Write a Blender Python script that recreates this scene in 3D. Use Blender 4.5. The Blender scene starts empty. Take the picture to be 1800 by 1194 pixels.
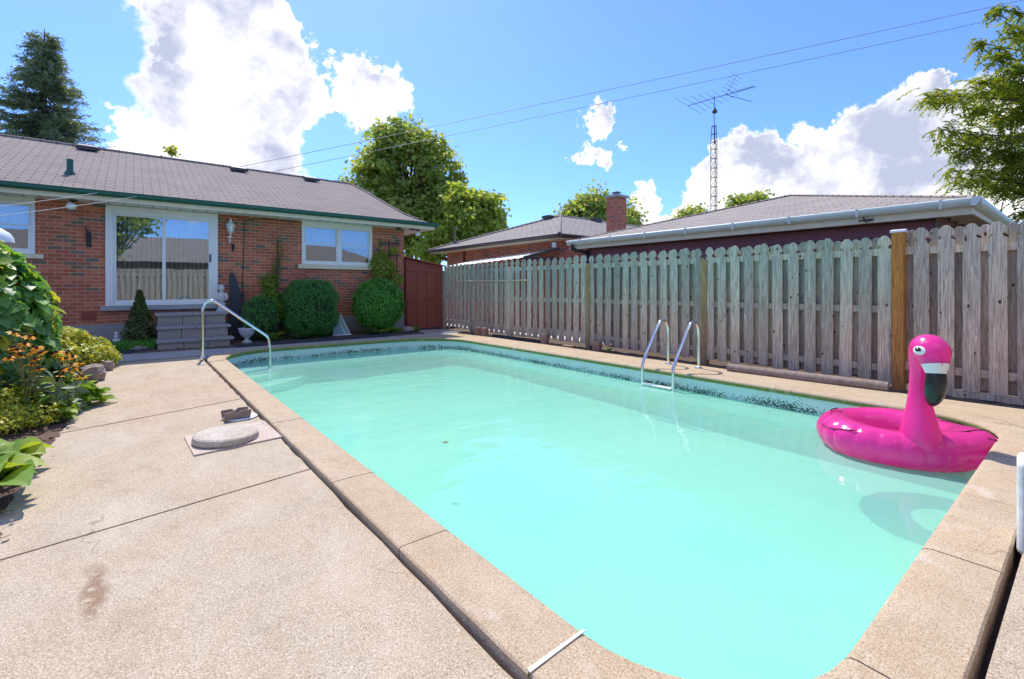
import bpy, math, random
import numpy as np
from mathutils import Vector, Matrix
random.seed(7); RNG = np.random.default_rng(7)
S = bpy.context.scene; C = S.collection
R = math.radians
# ------------------------------------------------------------------ camera
YAW = math.atan2(665, 830); CAMH = 1.25
FX, FY = math.sin(YAW), math.cos(YAW)
cd = bpy.data.cameras.new('camera'); cam = bpy.data.objects.new('camera', cd); C.objects.link(cam)
cam.location = (0, 0, CAMH); cam.rotation_euler = (R(90), 0, -YAW)
cd.sensor_width = 36; cd.lens = 36 * 830 / 1800; cd.shift_y = -90 / 1800
cd.clip_start = .05; cd.clip_end = 3000; S.camera = cam
def ray(x, y):
    u = (x - 900) / 830; return (FX + u * FY, FY - u * FX, (507 - y) / 830)
def G(x, y, z=0.):
    r = ray(x, y); t = (z - CAMH) / r[2]; return Vector((r[0] * t, r[1] * t, z))
def PD(x, y, d):
    r = ray(x, y); return Vector((r[0] * d, r[1] * d, CAMH + r[2] * d))
# ------------------------------------------------------------------ sun, sky, exposure
SUN_EL, SUN_AZ = 57, 12
sd = Vector((math.sin(R(SUN_AZ)) * math.cos(R(SUN_EL)), math.cos(R(SUN_AZ)) * math.cos(R(SUN_EL)), math.sin(R(SUN_EL))))
sl = bpy.data.lights.new('sun', 'SUN'); sl.energy = 2.45; sl.angle = R(.5); sl.color = (1, .945, .83)
so = bpy.data.objects.new('sun', sl); C.objects.link(so); so.rotation_euler = sd.to_track_quat('Z', 'Y').to_euler()
S.view_settings.view_transform = 'Standard'; S.view_settings.look = 'None'; S.view_settings.exposure = 1.06; S.view_settings.gamma = 1

class NT:
    """small node-tree writer"""
    def __init__(s, nt): s.t = nt; s.n = nt.nodes; s.l = nt.links
    def add(s, typ, ins=None, **kw):
        n = s.n.new(typ)
        for k, v in kw.items(): setattr(n, k, v)
        for k, v in (ins or {}).items(): s.put(n.inputs[k], v)
        return n
    def put(s, sock, v):
        if isinstance(v, bpy.types.NodeSocket): s.l.new(v, sock)
        elif isinstance(v, bpy.types.Node): s.l.new(v.outputs[0], sock)
        else:
            if isinstance(v, (tuple, list)) and len(v) == 3 and sock.type == 'RGBA': v = (*v, 1)
            sock.default_value = v
    def math(s, op, a, b=0., c=0., clamp=False):
        n = s.n.new('ShaderNodeMath'); n.operation = op; n.use_clamp = clamp
        s.put(n.inputs[0], a); s.put(n.inputs[1], b); s.put(n.inputs[2], c); return n.outputs[0]
    def vmath(s, op, a, b=(0, 0, 0), sc=None):
        n = s.n.new('ShaderNodeVectorMath'); n.operation = op
        s.put(n.inputs[0], a); s.put(n.inputs[1], b)
        if sc is not None: s.put(n.inputs['Scale'], sc)
        return n.outputs['Value'] if op in ('DISTANCE', 'LENGTH', 'DOT_PRODUCT') else n.outputs[0]
    def mix(s, f, a, b, mode='MIX'):
        n = s.n.new('ShaderNodeMix'); n.data_type = 'RGBA'; n.blend_type = mode; n.clamp_factor = True
        s.put(n.inputs[0], f); s.put(n.inputs[6], a); s.put(n.inputs[7], b); return n.outputs[2]
    def ramp(s, f, stops, interp='LINEAR'):
        n = s.n.new('ShaderNodeValToRGB'); e = n.color_ramp.elements; n.color_ramp.interpolation = interp
        while len(e) > 1: e.remove(e[-1])
        e[0].position = stops[0][0]; e[0].color = (*stops[0][1], 1)
        for p, c in stops[1:]:
            k = e.new(p); k.color = (*c, 1)
        s.put(n.inputs[0], f); return n.outputs[0]
    def rng(s, v, a, b, c=0., d=1., smooth=False):
        n = s.n.new('ShaderNodeMapRange'); n.clamp = True
        if smooth: n.interpolation_type = 'SMOOTHSTEP'
        for i, q in enumerate((v, a, b, c, d)): s.put(n.inputs[i], q)
        return n.outputs[0]
    def noise(s, vec, scale, detail=3., rough=.55, out=0, dist=0.):
        n = s.n.new('ShaderNodeTexNoise'); s.put(n.inputs['Vector'], vec)
        n.inputs['Scale'].default_value = scale; n.inputs['Detail'].default_value = detail
        n.inputs['Roughness'].default_value = rough; n.inputs['Distortion'].default_value = dist
        return n.outputs[out]
    def voro(s, vec, scale, feature='F1', out=0, rnd=1.):
        n = s.n.new('ShaderNodeTexVoronoi'); n.feature = feature; s.put(n.inputs['Vector'], vec)
        n.inputs['Scale'].default_value = scale; n.inputs['Randomness'].default_value = rnd; return n.outputs[out]
    def bump(s, h, strength=.4, dist=.01, normal=None):
        n = s.n.new('ShaderNodeBump'); n.inputs['Strength'].default_value = strength; n.inputs['Distance'].default_value = dist
        s.put(n.inputs['Height'], h)
        if normal is not None: s.put(n.inputs['Normal'], normal)
        return n.outputs[0]

# ---- world: clear physical sky with cumulus clouds standing in fixed compass directions
w = bpy.data.worlds.new('World'); S.world = w; w.use_nodes = True
T = NT(w.node_tree); T.n.clear()
sky = T.add('ShaderNodeTexSky', sky_type='NISHITA', sun_disc=False, sun_elevation=R(SUN_EL), sun_rotation=R(SUN_AZ), altitude=100., air_density=1.0, dust_density=.6, ozone_density=2.2)
tc = T.add('ShaderNodeTexCoord').outputs['Generated']
dirv = T.vmath('NORMALIZE', tc)
nz = T.noise(dirv, 4.5, 12., .66, out=1)
off = T.vmath('SCALE', T.vmath('SUBTRACT', nz, (.5, .5, .5)), sc=.30)
dd = T.vmath('ADD', dirv, off)
CL = [(390,20,95),(330,95,34),(430,110,85),(490,60,40),(400,190,100),(330,225,50),(430,255,95),(255,255,42),(200,262,26),(510,175,52),(545,130,34),(640,165,52),(600,150,40),(560,195,26),(505,270,48),(550,240,18),(330,285,60),(400,-120,120),(330,-260,120),
      (1042,232,26),(1064,210,15),(1030,285,16),(1058,290,20),(1100,262,13),
      (1150,335,27),(1120,352,20),(1165,375,34),(1120,380,22),(1222,352,28),(1275,335,42),(1330,262,42),(1300,300,20),(1360,300,40),(1340,345,50),(1440,250,44),(1430,310,62),(1520,228,48),(1600,178,38),(1560,280,78),(1650,250,72),(1700,330,70),(1640,155,18),(1500,350,70),(1790,250,110)]
acc = None
for (x, y, r) in CL:
    v = Vector(ray(x, y)); L = v.length; v.normalize()
    rad = r / 830 / L
    dist = T.vmath('DISTANCE', dd, tuple(v))
    q = T.math('SUBTRACT', 1., T.math('DIVIDE', dist, rad * 1.36))
    acc = q if acc is None else T.math('MAXIMUM', acc, q)
# out-of-view clouds behind and above the camera, denser overhead to add fill light
back = T.noise(dirv, 2.3, 5., .6)
infront = T.vmath('DOT_PRODUCT', dirv, (FX * .9, FY * .9, .25))
hi = T.vmath('DOT_PRODUCT', dirv, (0, 0, 1))
back = T.math('ADD', back, T.rng(hi, .45, .8, 0, .10))
backm = T.math('SUBTRACT', T.math('SUBTRACT', back, .57), T.rng(infront, -.1, .45, 0, .8))
acc = T.math('MAXIMUM', acc, T.math('MULTIPLY', backm, 4.))
mask = T.math('MULTIPLY', T.rng(acc, -.02, .20, 0, 1, True), T.rng(T.math('ADD', acc, T.math('MULTIPLY', T.math('SUBTRACT', T.noise(dirv, 22., 8., .7), .5), .5)), -.02, .12, .0, 1, True))
shade = T.noise(T.vmath('ADD', T.vmath('MULTIPLY', dirv, (1, 1, 1.3)), T.vmath('SCALE', T.vmath('SUBTRACT', nz, (.5, .5, .5)), sc=.15)), 7., 6., .55)
thick = T.rng(acc, .05, .32, 0, 1)
ccol = T.ramp(T.math('MULTIPLY', T.rng(T.math('ADD', shade, T.math('MULTIPLY', T.math('SUBTRACT', T.noise(dirv, 30., 6., .6), .5), .18)), .42, .62, 0, 1), thick), [(0, (1.02, 1.02, 1.0)), (.45, (.80, .81, .88)), (1, (.47, .51, .68))])
cloud = T.vmath('SCALE', ccol, sc=3.9)
skyc = T.vmath('MULTIPLY', sky, (.365, .50, .825))
skyc = T.vmath('MULTIPLY', skyc, T.mix(T.rng(T.vmath('DOT_PRODUCT', dirv, (0, 0, 1)), .0, .45), (.86, 1.0, 1.22), (1.1, 1.08, 1.04)))
wc = T.mix(mask, skyc, cloud)
bg = T.add('ShaderNodeBackground', {'Color': wc, 'Strength': .15})
T.l.new(bg.outputs[0], T.add('ShaderNodeOutputWorld').inputs[0])

# ------------------------------------------------------------------ materials
MATS = {}
def mat(name, color=(.5, .5, .5), rough=.7, metal=0., build=None, **kw):
    m = bpy.data.materials.new(name); m.use_nodes = True; t = NT(m.node_tree); b = t.n['Principled BSDF']
    b.inputs['Base Color'].default_value = (*color, 1); b.inputs['Roughness'].default_value = rough; b.inputs['Metallic'].default_value = metal
    for k, v in kw.items(): b.inputs[k.replace('_', ' ')].default_value = v
    t.P = t.add('ShaderNodeNewGeometry').outputs['Position']; t.b = b; t.out = t.n['Material Output']
    if build: build(t, b)
    MATS[name] = m; return m
def rough_noise(c1, c2, scale=20, bump=.2, dist=.01, sc2=None):
    def f(t, b):
        n = t.noise(t.P, scale, 5, .6); big = t.noise(t.P, scale * .07, 3)
        col = t.mix(t.rng(n, .3, .7), c1, c2)
        col = t.mix(t.math('MULTIPLY', big, .5), col, tuple(x * .7 for x in c1))
        t.put(b.inputs['Base Color'], col); t.put(b.inputs['Normal'], t.bump(n, bump, dist))
    return f
def aggregate(base, dark, light, red, stain=None):
    def f(t, b):
        v = t.voro(t.P, 300, out=1); g = t.add('ShaderNodeSeparateColor', {0: v}).outputs[0]
        sp = t.noise(t.P, 150, 4, .7); big = t.noise(t.P, 1.6, 5, .6); mid = t.noise(t.P, 9, 4, .6)
        col = t.mix(t.rng(g, .0, .75), dark, base)
        col = t.mix(t.rng(g, .72, .9), col, light)
        col = t.mix(.2, col, tuple(x * 1.12 for x in base)); pit = t.noise(t.P, 120, 4, .8)
        col = t.mix(t.math('MULTIPLY', t.rng(pit, .54, .61), .95), col, tuple(x * .34 for x in base)); col = t.mix(t.rng(sp, .60, .70), col, tuple(x * .6 for x in base))
        col = t.mix(t.rng(sp, .42, .32), col, light)
        col = t.mix(t.math('MULTIPLY', t.rng(big, .4, .68), .6), col, red, 'MULTIPLY')
        col = t.mix(t.math('MULTIPLY', t.rng(mid, .52, .72), .28), col, (.62, .55, .5), 'MULTIPLY')
        e = t.voro(t.vmath('ADD', t.P, t.vmath('SCALE', t.noise(t.P, 4, 4, out=1), sc=.35)), .75, 'DISTANCE_TO_EDGE')
        crk = t.math('MULTIPLY', t.rng(e, .0035, .001), t.rng(t.noise(t.P, 1.1, 2), .52, .58)); col = t.mix(t.math('MULTIPLY', crk, .65), col, (.16, .11, .08))
        wth = t.noise(t.vmath('MULTIPLY', t.P, (1, .5, 1)), 3.2, 6, .7); col = t.mix(t.math('MULTIPLY', t.rng(wth, .50, .70), .32), col, (.66, .58, .50), 'MULTIPLY'); col = t.mix(t.math('MULTIPLY', t.rng(wth, .46, .30), .25), col, light)
        if stain: col = stain(t, col)
        t.put(b.inputs['Base Color'], col)
        h = t.math('ADD', t.math('MULTIPLY', g, .5), sp)
        t.put(b.inputs['Normal'], t.bump(h, .55, .004)); b.inputs['Specular IOR Level'].default_value = .25
    return f
def deck_stain(t, col):
    q = t.vmath('ADD', t.P, t.vmath('SCALE', t.vmath('SUBTRACT', t.noise(t.P, 9, 3, out=1), (.5, .5, .5)), sc=.07))
    q = t.vmath('MULTIPLY', t.vmath('SUBTRACT', q, (-.135, 2.68, 0)), (1, .17, 0))
    d = t.vmath('LENGTH', q)
    m = t.math('MULTIPLY', t.rng(d, .052, .022), t.rng(t.noise(t.P, 22, 4), .36, .5))
    col = t.mix(t.math('MULTIPLY', m, .68), col, (.22, .11, .055))
    q2 = t.vmath('LENGTH', t.vmath('MULTIPLY', t.vmath('SUBTRACT', t.P, (.45, 7.2, 0)), (.5, .35, 0)))
    return t.mix(t.math('MULTIPLY', t.rng(q2, .8, .1), .3), col, (1, .78, .72), 'MULTIPLY')
mat('deck', rough=.85, build=aggregate((.51, .42, .305), (.36, .28, .195), (.72, .62, .49), (1, .90, .82), deck_stain))
def coping_stain(t, col):
    z = t.add('ShaderNodeSeparateXYZ', {0: t.P})
    m = t.math('MULTIPLY', t.rng(t.math('ADD', z.outputs[2], t.rng(z.outputs[1], 9.2, 10.6, 0, -.02)), -.018, -.034), t.rng(t.noise(t.P, 30, 4), .2, .45))
    m = t.math('MULTIPLY', m, t.math('MULTIPLY', t.rng(z.outputs[0], 1.1, 1.2), t.rng(z.outputs[1], .36, .42)))
    col = t.mix(m, col, (.17, .23, .06))
    s = t.rng(t.noise(t.P, 3.1, 5), .63, .75)
    return t.mix(t.math('MULTIPLY', s, .45), col, (.75, .68, .62))
mat('coping', rough=.85, build=aggregate((.54, .42, .285), (.39, .29, .195), (.68, .56, .42), (1, .90, .81), coping_stain))
mat('path', rough=.85, build=aggregate((.50, .46, .43), (.36, .33, .31), (.62, .58, .55), (.9, .88, .9)))
mat('pad', rough=.85, build=aggregate((.62, .50, .42), (.5, .4, .32), (.75, .64, .55), (1, .9, .85)))
mat('lid', rough=.9, build=aggregate((.58, .50, .41), (.36, .30, .24), (.82, .76, .68), (.85, .78, .68)))
mat('soil', rough=.95, build=rough_noise((.17, .12, .085), (.08, .055, .04), 30, .9, .03))
mat('mulch', rough=.95, build=rough_noise((.22, .13, .09), (.07, .04, .03), 45, .9, .03))
mat('grass', rough=.95, build=rough_noise((.09, .14, .03), (.05, .09, .02), 6, .5, .03))
mat('driveway', rough=.9, build=rough_noise((.75, .72, .66), (.65, .61, .55), 12, .2, .01))
mat('whitemark', (.85, .82, .78), .7)
def brickf(t, b, mort=(.62, .45, .32), axis='XZ'):
    s = t.add('ShaderNodeSeparateXYZ', {0: t.P}); g = t.add('ShaderNodeNewGeometry').outputs['Normal']
    nx = t.math('ABSOLUTE', t.add('ShaderNodeSeparateXYZ', {0: g}).outputs[0])
    u = t.mix(t.math('GREATER_THAN', nx, .7), s.outputs[0], s.outputs[1])
    vec = t.add('ShaderNodeCombineXYZ', {0: u, 1: t.math('ADD', s.outputs[2], 5.0)})
    br = t.add('ShaderNodeTexBrick', {'Vector': vec.outputs[0], 'Color1': (0, 0, 0), 'Color2': (1, 1, 1), 'Mortar': (.5, .5, .5), 'Scale': 1., 'Mortar Size': .0055, 'Mortar Smooth': .3, 'Bias': 0., 'Brick Width': .222, 'Row Height': .0755}, offset=.5)
    col = t.ramp(br.outputs[0], [(0, (.47, .13, .066)), (.28, (.54, .155, .078)), (.5, (.42, .115, .06)), (.66, (.57, .185, .095)), (.8, (.34, .13, .075)), (.87, (.21, .145, .09)), (.95, (.16, .125, .095))], 'CONSTANT')
    n = t.noise(t.P, 60, 4, .65)
    col = t.mix(t.rng(n, .25, .8), t.vmath('SCALE', col, sc=.78), t.vmath('SCALE', col, sc=1.25))
    col = t.mix(br.outputs['Fac'], col, mort)
    blot = t.noise(t.P, 1.2, 3); col = t.mix(t.math('MULTIPLY', t.rng(blot, .45, .7), .3), col, (.8, .62, .6), 'MULTIPLY')
    t.put(b.inputs['Base Color'], col)
    h = t.math('ADD', t.math('MULTIPLY', br.outputs['Fac'], -1.), t.math('MULTIPLY', n, .25))
    t.put(b.inputs['Normal'], t.bump(h, .7, .008))
mat('brick', rough=.88, build=brickf)
mat('foundation', rough=.9, build=rough_noise((.40, .36, .34), (.28, .25, .24), 15, .3))
def shingle(c1, c2, c3):
    def f(t, b):
        uv = t.add('ShaderNodeUVMap').outputs[0]
        wob = t.vmath('ADD', uv, t.vmath('SCALE', t.vmath('SUBTRACT', t.noise(uv, 3, 3, out=1), (.5, .5, .5)), sc=.02))
        br = t.add('ShaderNodeTexBrick', {'Vector': wob, 'Color1': (0, 0, 0), 'Color2': (1, 1, 1), 'Mortar': (0, 0, 0), 'Scale': 1., 'Mortar Size': .010, 'Mortar Smooth': .4, 'Bias': 0., 'Brick Width': .31, 'Row Height': .142}, offset=.5)
        v = t.add('ShaderNodeSeparateXYZ', {0: wob}).outputs[1]
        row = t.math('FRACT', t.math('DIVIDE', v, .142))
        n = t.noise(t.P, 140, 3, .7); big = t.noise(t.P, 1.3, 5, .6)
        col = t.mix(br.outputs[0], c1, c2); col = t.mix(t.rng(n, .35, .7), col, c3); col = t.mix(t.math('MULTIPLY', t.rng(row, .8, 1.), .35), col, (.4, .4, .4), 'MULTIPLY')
        col = t.mix(t.math('MULTIPLY', t.rng(big, .42, .66), .4), col, (.68, .66, .7), 'MULTIPLY')
        col = t.mix(t.math('MULTIPLY', br.outputs['Fac'], .85), col, tuple(x * .28 for x in c1))
        t.put(b.inputs['Base Color'], col)
        h = t.math('SUBTRACT', t.math('MULTIPLY', row, -.6), br.outputs['Fac'])
        t.put(b.inputs['Normal'], t.bump(t.math('ADD', h, t.math('MULTIPLY', n, .3)), .8, .012))
    return f
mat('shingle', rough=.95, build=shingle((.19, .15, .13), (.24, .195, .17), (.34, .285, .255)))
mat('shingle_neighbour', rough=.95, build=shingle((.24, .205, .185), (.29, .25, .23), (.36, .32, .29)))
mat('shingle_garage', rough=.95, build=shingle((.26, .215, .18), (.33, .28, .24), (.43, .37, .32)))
mat('green_metal', (.012, .105, .062), .4)
mat('white_paint', (.74, .76, .74), .45, build=rough_noise((.90, .90, .86), (.84, .85, .81), 8, .03))
mat('cream_paint', (.66, .60, .46), .55, build=rough_noise((.86, .74, .50), (.72, .62, .42), 8, .05))
mat('white_plastic', (.82, .83, .82), .35)
mat('white_weathered', rough=.6, build=rough_noise((.82, .82, .80), (.55, .53, .5), 14, .25))
mat('gutter_pale', (.60, .72, .72), .35, build=rough_noise((.76, .80, .72), (.62, .68, .60), 5, .02))
mat('dark_brown_metal', (.055, .04, .035), .45)
mat('black_metal', (.02, .02, .022), .45)
mat('dark_wood', rough=.8, build=rough_noise((.06, .065, .075), (.03, .03, .04), 25, .4))
mat('galvanised', (.22, .22, .24), .45, .8)
mat('sill_stone', rough=.85, build=rough_noise((.46, .46, .44), (.34, .34, .34), 30, .3))
mat('block', rough=.95, build=rough_noise((.42, .36, .31), (.25, .21, .18), 55, 1., .012))
mat('block_tread', rough=.9, build=rough_noise((.37, .35, .34), (.27, .25, .25), 30, .4))
mat('rock', rough=.9, build=rough_noise((.46, .36, .29), (.22, .16, .14), 9, .8, .05))
mat('red_wood', rough=.85, build=rough_noise((.36, .085, .055), (.25, .065, .045), 22, .3))
mat('plum_siding', (.085, .04, .055), .7, build=rough_noise((.30, .12, .14), (.24, .10, .12), 4, .05))
mat('brick_paver', rough=.9, build=rough_noise((.40, .24, .17), (.26, .15, .11), 30, .5))
mat('steel', (.78, .78, .77), .12, 1.)
mat('dark_rail', (.05, .05, .05), .5)
mat('cable', (.30, .32, .33), .6); mat('rope', (.75, .74, .66), .7)
mat('bamboo', (.62, .52, .34), .6)
mat('statue_stone', rough=.8, build=rough_noise((.70, .68, .65), (.5, .48, .46), 30, .3))
mat('planter_stone', rough=.7, build=rough_noise((.62, .62, .66), (.36, .36, .42), 25, .4))
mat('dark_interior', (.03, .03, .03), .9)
mat('blind', (.50, .52, .50), .6, build=lambda t, b: t.put(b.inputs['Base Color'], t.mix(t.noise(t.P, 3), (.50, .53, .50), (.66, .68, .64))))
mat('curtain', (.72, .74, .76), .8)
mat('flower_red', (.45, .06, .08), .6); mat('flower_orange', (.85, .36, .015), .55); mat('flower_centre', (.04, .02, .012), .7)
mat('stem', (.22, .20, .06), .7)
mat('window_well', (.25, .42, .45), .15)
mat('bulb_glass', (.85, .84, .78), .15)
def pinkf(t, b):
    n = t.noise(t.P, 16, 2); t.put(b.inputs['Normal'], t.bump(n, .12, .01))
    b.inputs['Coat Weight'].default_value = .8; b.inputs['Coat Roughness'].default_value = .22
    tl = t.add('ShaderNodeBsdfTranslucent', {'Color': (1, .06, .46)}); o = t.add('ShaderNodeMixShader', {0: .42, 1: b.outputs[0], 2: tl.outputs[0]}); t.l.new(o.outputs[0], t.out.inputs[0])
    cr = t.voro(t.vmath('MULTIPLY', t.P, (1, 1, .25)), 9, 'DISTANCE_TO_EDGE'); t.put(b.inputs['Normal'], t.bump(t.math('ADD', t.math('MULTIPLY', n, .4), t.rng(cr, 0, .08)), .25, .006))
mat('pink_vinyl', (1, .06, .44), .25, build=pinkf)
mat('white_vinyl', (.85, .78, .76), .3); mat('black_vinyl', (.012, .014, .016), .22); mat('mark_vinyl', (.10, .0, .03), .3)

def woodf(top, bottom, z0, z1, k=1.):
    def f(t, b):
        r = t.add('ShaderNodeObjectInfo').outputs['Random']
        sh = t.add('ShaderNodeCombineXYZ', {0: t.math('MULTIPLY', r, 37.), 2: t.math('MULTIPLY', r, 91.)}).outputs[0]
        p = t.vmath('ADD', t.P, sh)
        gr = t.noise(t.vmath('MULTIPLY', p, (1, 1, .055)), 75, 5, .65, dist=.6)
        gr2 = t.noise(t.vmath('MULTIPLY', p, (1, 1, .12)), 16, 4, .6, dist=1.2)
        z = t.add('ShaderNodeSeparateXYZ', {0: t.P}).outputs[2]
        col = t.mix(t.rng(t.math('ADD', z, t.math('MULTIPLY', t.math('SUBTRACT', gr2, .5), 1.4)), z0, z1), bottom, top)
        col = t.vmath('MULTIPLY', col, t.mix(r, (.70, .71, .72), (1.3, 1.25, 1.2)))
        col = t.mix(t.math('MULTIPLY', t.rng(gr, .42, .62), .62), col, (.26, .24, .23), 'MULTIPLY')
        col = t.mix(t.rng(gr2, .60, .70), col, t.vmath('SCALE', col, sc=1.45))
        kn = t.voro(t.vmath('MULTIPLY', p, (1, 1, .55)), 8.5, out=0)
        col = t.mix(t.rng(kn, .13, .085), col, (.10, .06, .045))
        t.put(b.inputs['Base Color'], col); t.put(b.inputs['Normal'], t.bump(t.math('ADD', gr, t.math('MULTIPLY', gr2, .6)), .55, .006))
        b.inputs['Specular IOR Level'].default_value = .2
    return f
mat('picket_green', rough=.9, build=woodf((.50, .55, .42), (.62, .485, .37), .6, 1.6))
mat('picket_grey', rough=.9, build=woodf((.62, .545, .435), (.60, .475, .37), .4, 1.7))
mat('picket_sun', rough=.9, build=woodf((.38, .35, .30), (.36, .32, .27), .4, 1.7))
mat('post_tan', rough=.85, build=woodf((.45, .33, .15), (.36, .26, .16), .2, 1.2))
mat('post_orange', rough=.8, build=woodf((.80, .37, .09), (.66, .30, .10), .2, 1.4))
mat('log', rough=.9, build=rough_noise((.36, .28, .23), (.18, .13, .11), 14, .5))

def waterf(t, b):
    t.n.remove(b)
    n = t.math('ADD', t.noise(t.vmath('MULTIPLY', t.P, (1, 1.6, 1)), 1.7, 3, .5), t.math('MULTIPLY', t.noise(t.vmath('MULTIPLY', t.P, (1, 1.5, 1)), 6, 3), .16))
    nor = t.bump(n, .28, .05)
    big = t.noise(t.P, .55, 3)
    dif = t.add('ShaderNodeBsdfDiffuse', {'Color': t.mix(t.rng(big, .35, .65), (.34, .73, .62), (.41, .77, .65))})
    tr = t.add('ShaderNodeBsdfTransparent', {'Color': (.76, .965, .88)})
    body = t.add('ShaderNodeMixShader', {0: .48, 1: tr.outputs[0], 2: dif.outputs[0]})
    gl = t.add('ShaderNodeBsdfGlossy', {'Color': (1, 1, 1), 'Roughness': .03, 'Normal': nor})
    fr = t.add('ShaderNodeFresnel', {'IOR': 1.25, 'Normal': nor})
    o = t.add('ShaderNodeMixShader', {0: fr.outputs[0], 1: body.outputs[0], 2: gl.outputs[0]})
    t.l.new(o.outputs[0], t.out.inputs[0])
mat('water', build=waterf)
def linerf(t, b):
    z = t.add('ShaderNodeSeparateXYZ', {0: t.P}).outputs[2]
    n = t.noise(t.vmath('MULTIPLY', t.P, (1, 1, 1.3)), 34, 5, .72); n2 = t.noise(t.P, 1.3, 3); n3 = t.noise(t.P, 7, 3)
    band = t.math('MULTIPLY', t.rng(z, -.30, -.245), t.rng(z, -.10, -.225))
    thr = t.math('ADD', t.math('MULTIPLY', band, .24), t.math('ADD', t.math('MULTIPLY', t.math('SUBTRACT', n2, .5), .35), t.math('MULTIPLY', t.math('SUBTRACT', n3, .5), .30)))
    m = t.math('MULTIPLY', t.rng(t.math('ADD', n, thr), .70, .75), t.rng(z, -.31, -.27))
    col = t.mix(t.rng(z, -.255, -.27), (.60, .78, .73), t.mix(t.rng(z, -.61, -.617), (.30, .72, .55), (.38, .75, .63)))
    fl = t.noise(t.P, 6, 3); col = t.mix(t.math('MULTIPLY', fl, .4), col, (.7, .80, .62), 'MULTIPLY')
    col = t.mix(m, col, (.05, .10, .05))
    t.put(b.inputs['Base Color'], col)
mat('liner', rough=.5, build=linerf); mat('liner_step', (.70, .90, .80), .5)
def glassf(k):
    def f(t, b):
        t.n.remove(b)
        nor = t.bump(t.noise(t.vmath('MULTIPLY', t.P, (1, 1, .5)), 1.3, 2), .03, .05)
        gl = t.add('ShaderNodeBsdfGlossy', {'Color': (.93, .97, 1), 'Roughness': .01, 'Normal': nor})
        tr = t.add('ShaderNodeBsdfTransparent', {'Color': (.80, .86, .86)})
        lw = t.add('ShaderNodeLayerWeight', {'Blend': .35}).outputs['Fresnel']
        o = t.add('ShaderNodeMixShader', {0: t.math('ADD', t.math('MULTIPLY', lw, .6), k, clamp=True), 1: tr.outputs[0], 2: gl.outputs[0]})
        t.l.new(o.outputs[0], t.out.inputs[0])
    return f
mat('glass', build=glassf(.22)); mat('window_glass', build=glassf(.16))
def leafmat(name, cols, trans=.35, gloss=.45):
    def f(t, b):
        t.n.remove(b)
        r = t.add('ShaderNodeNewGeometry').outputs['Random Per Island']
        n = len(cols); col = t.ramp(r, [(i / max(1, n - 1), c) for i, c in enumerate(cols)]); col = t.vmath('MULTIPLY', col, t.mix(t.noise(t.P, 45, 3, .6), (.62, .66, .6), (1.35, 1.3, 1.25)))
        pr = t.add('ShaderNodeBsdfPrincipled', {'Base Color': col, 'Roughness': gloss, 'Specular IOR Level': .35})
        tl = t.add('ShaderNodeBsdfTranslucent', {'Color': t.vmath('MULTIPLY', col, (1.9, 1.7, .7))})
        o = t.add('ShaderNodeMixShader', {0: trans, 1: pr.outputs[0], 2: tl.outputs[0]})
        t.l.new(o.outputs[0], t.out.inputs[0])
    mat(name, build=f)
leafmat('leaf_maple', [(.17,.28,.08),(.26,.39,.10),(.38,.46,.12),(.40,.37,.15),(.21,.33,.08)], .5)
leafmat('leaf_green', [(.19,.28,.07),(.30,.40,.09),(.42,.48,.11),(.26,.36,.07)], .5)
leafmat('leaf_locust', [(.10,.17,.03),(.17,.26,.035),(.27,.33,.045),(.13,.2,.03),(.36,.30,.04)], .45)
leafmat('needle', [(.13,.19,.11),(.19,.27,.14),(.28,.35,.16),(.19,.18,.28)], .3)
leafmat('leaf_box', [(.05,.17,.045),(.075,.24,.06),(.12,.33,.07)], .3)
leafmat('leaf_box_bright', [(.06,.20,.04),(.10,.30,.05),(.20,.46,.08)], .3)
leafmat('leaf_ivy', [(.06,.18,.07),(.10,.26,.09),(.20,.38,.07),(.12,.29,.07),(.52,.50,.05)], .4, .45)
leafmat('leaf_yellow', [(.44,.44,.04),(.55,.52,.06),(.32,.38,.05),(.18,.28,.04)], .35)
leafmat('leaf_hosta', [(.10,.24,.04),(.17,.32,.045),(.32,.42,.07),(.13,.26,.035)], .35, .55)
leafmat('leaf_dull', [(.07,.12,.06),(.13,.18,.09),(.08,.13,.05)], .25)
leafmat('leaf_vine', [(.08,.19,.03),(.18,.32,.04),(.26,.38,.05)], .35)
leafmat('leaf_cedar', [(.06,.10,.03),(.10,.13,.04),(.15,.16,.05)], .25)
leafmat('petal', [(.85, .42, .01), (.80, .26, .01), (.85, .52, .03), (.55, .16, .02)], .25, .5)
leafmat('leaf_brown', [(.16, .08, .04), (.25, .15, .08), (.10, .05, .03)], .1, .7)
mat('bark', rough=.95, build=rough_noise((.16, .12, .09), (.07, .05, .04), 20, .9, .03))
mat('foliage_core', (.012, .028, .008), .95)

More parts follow.
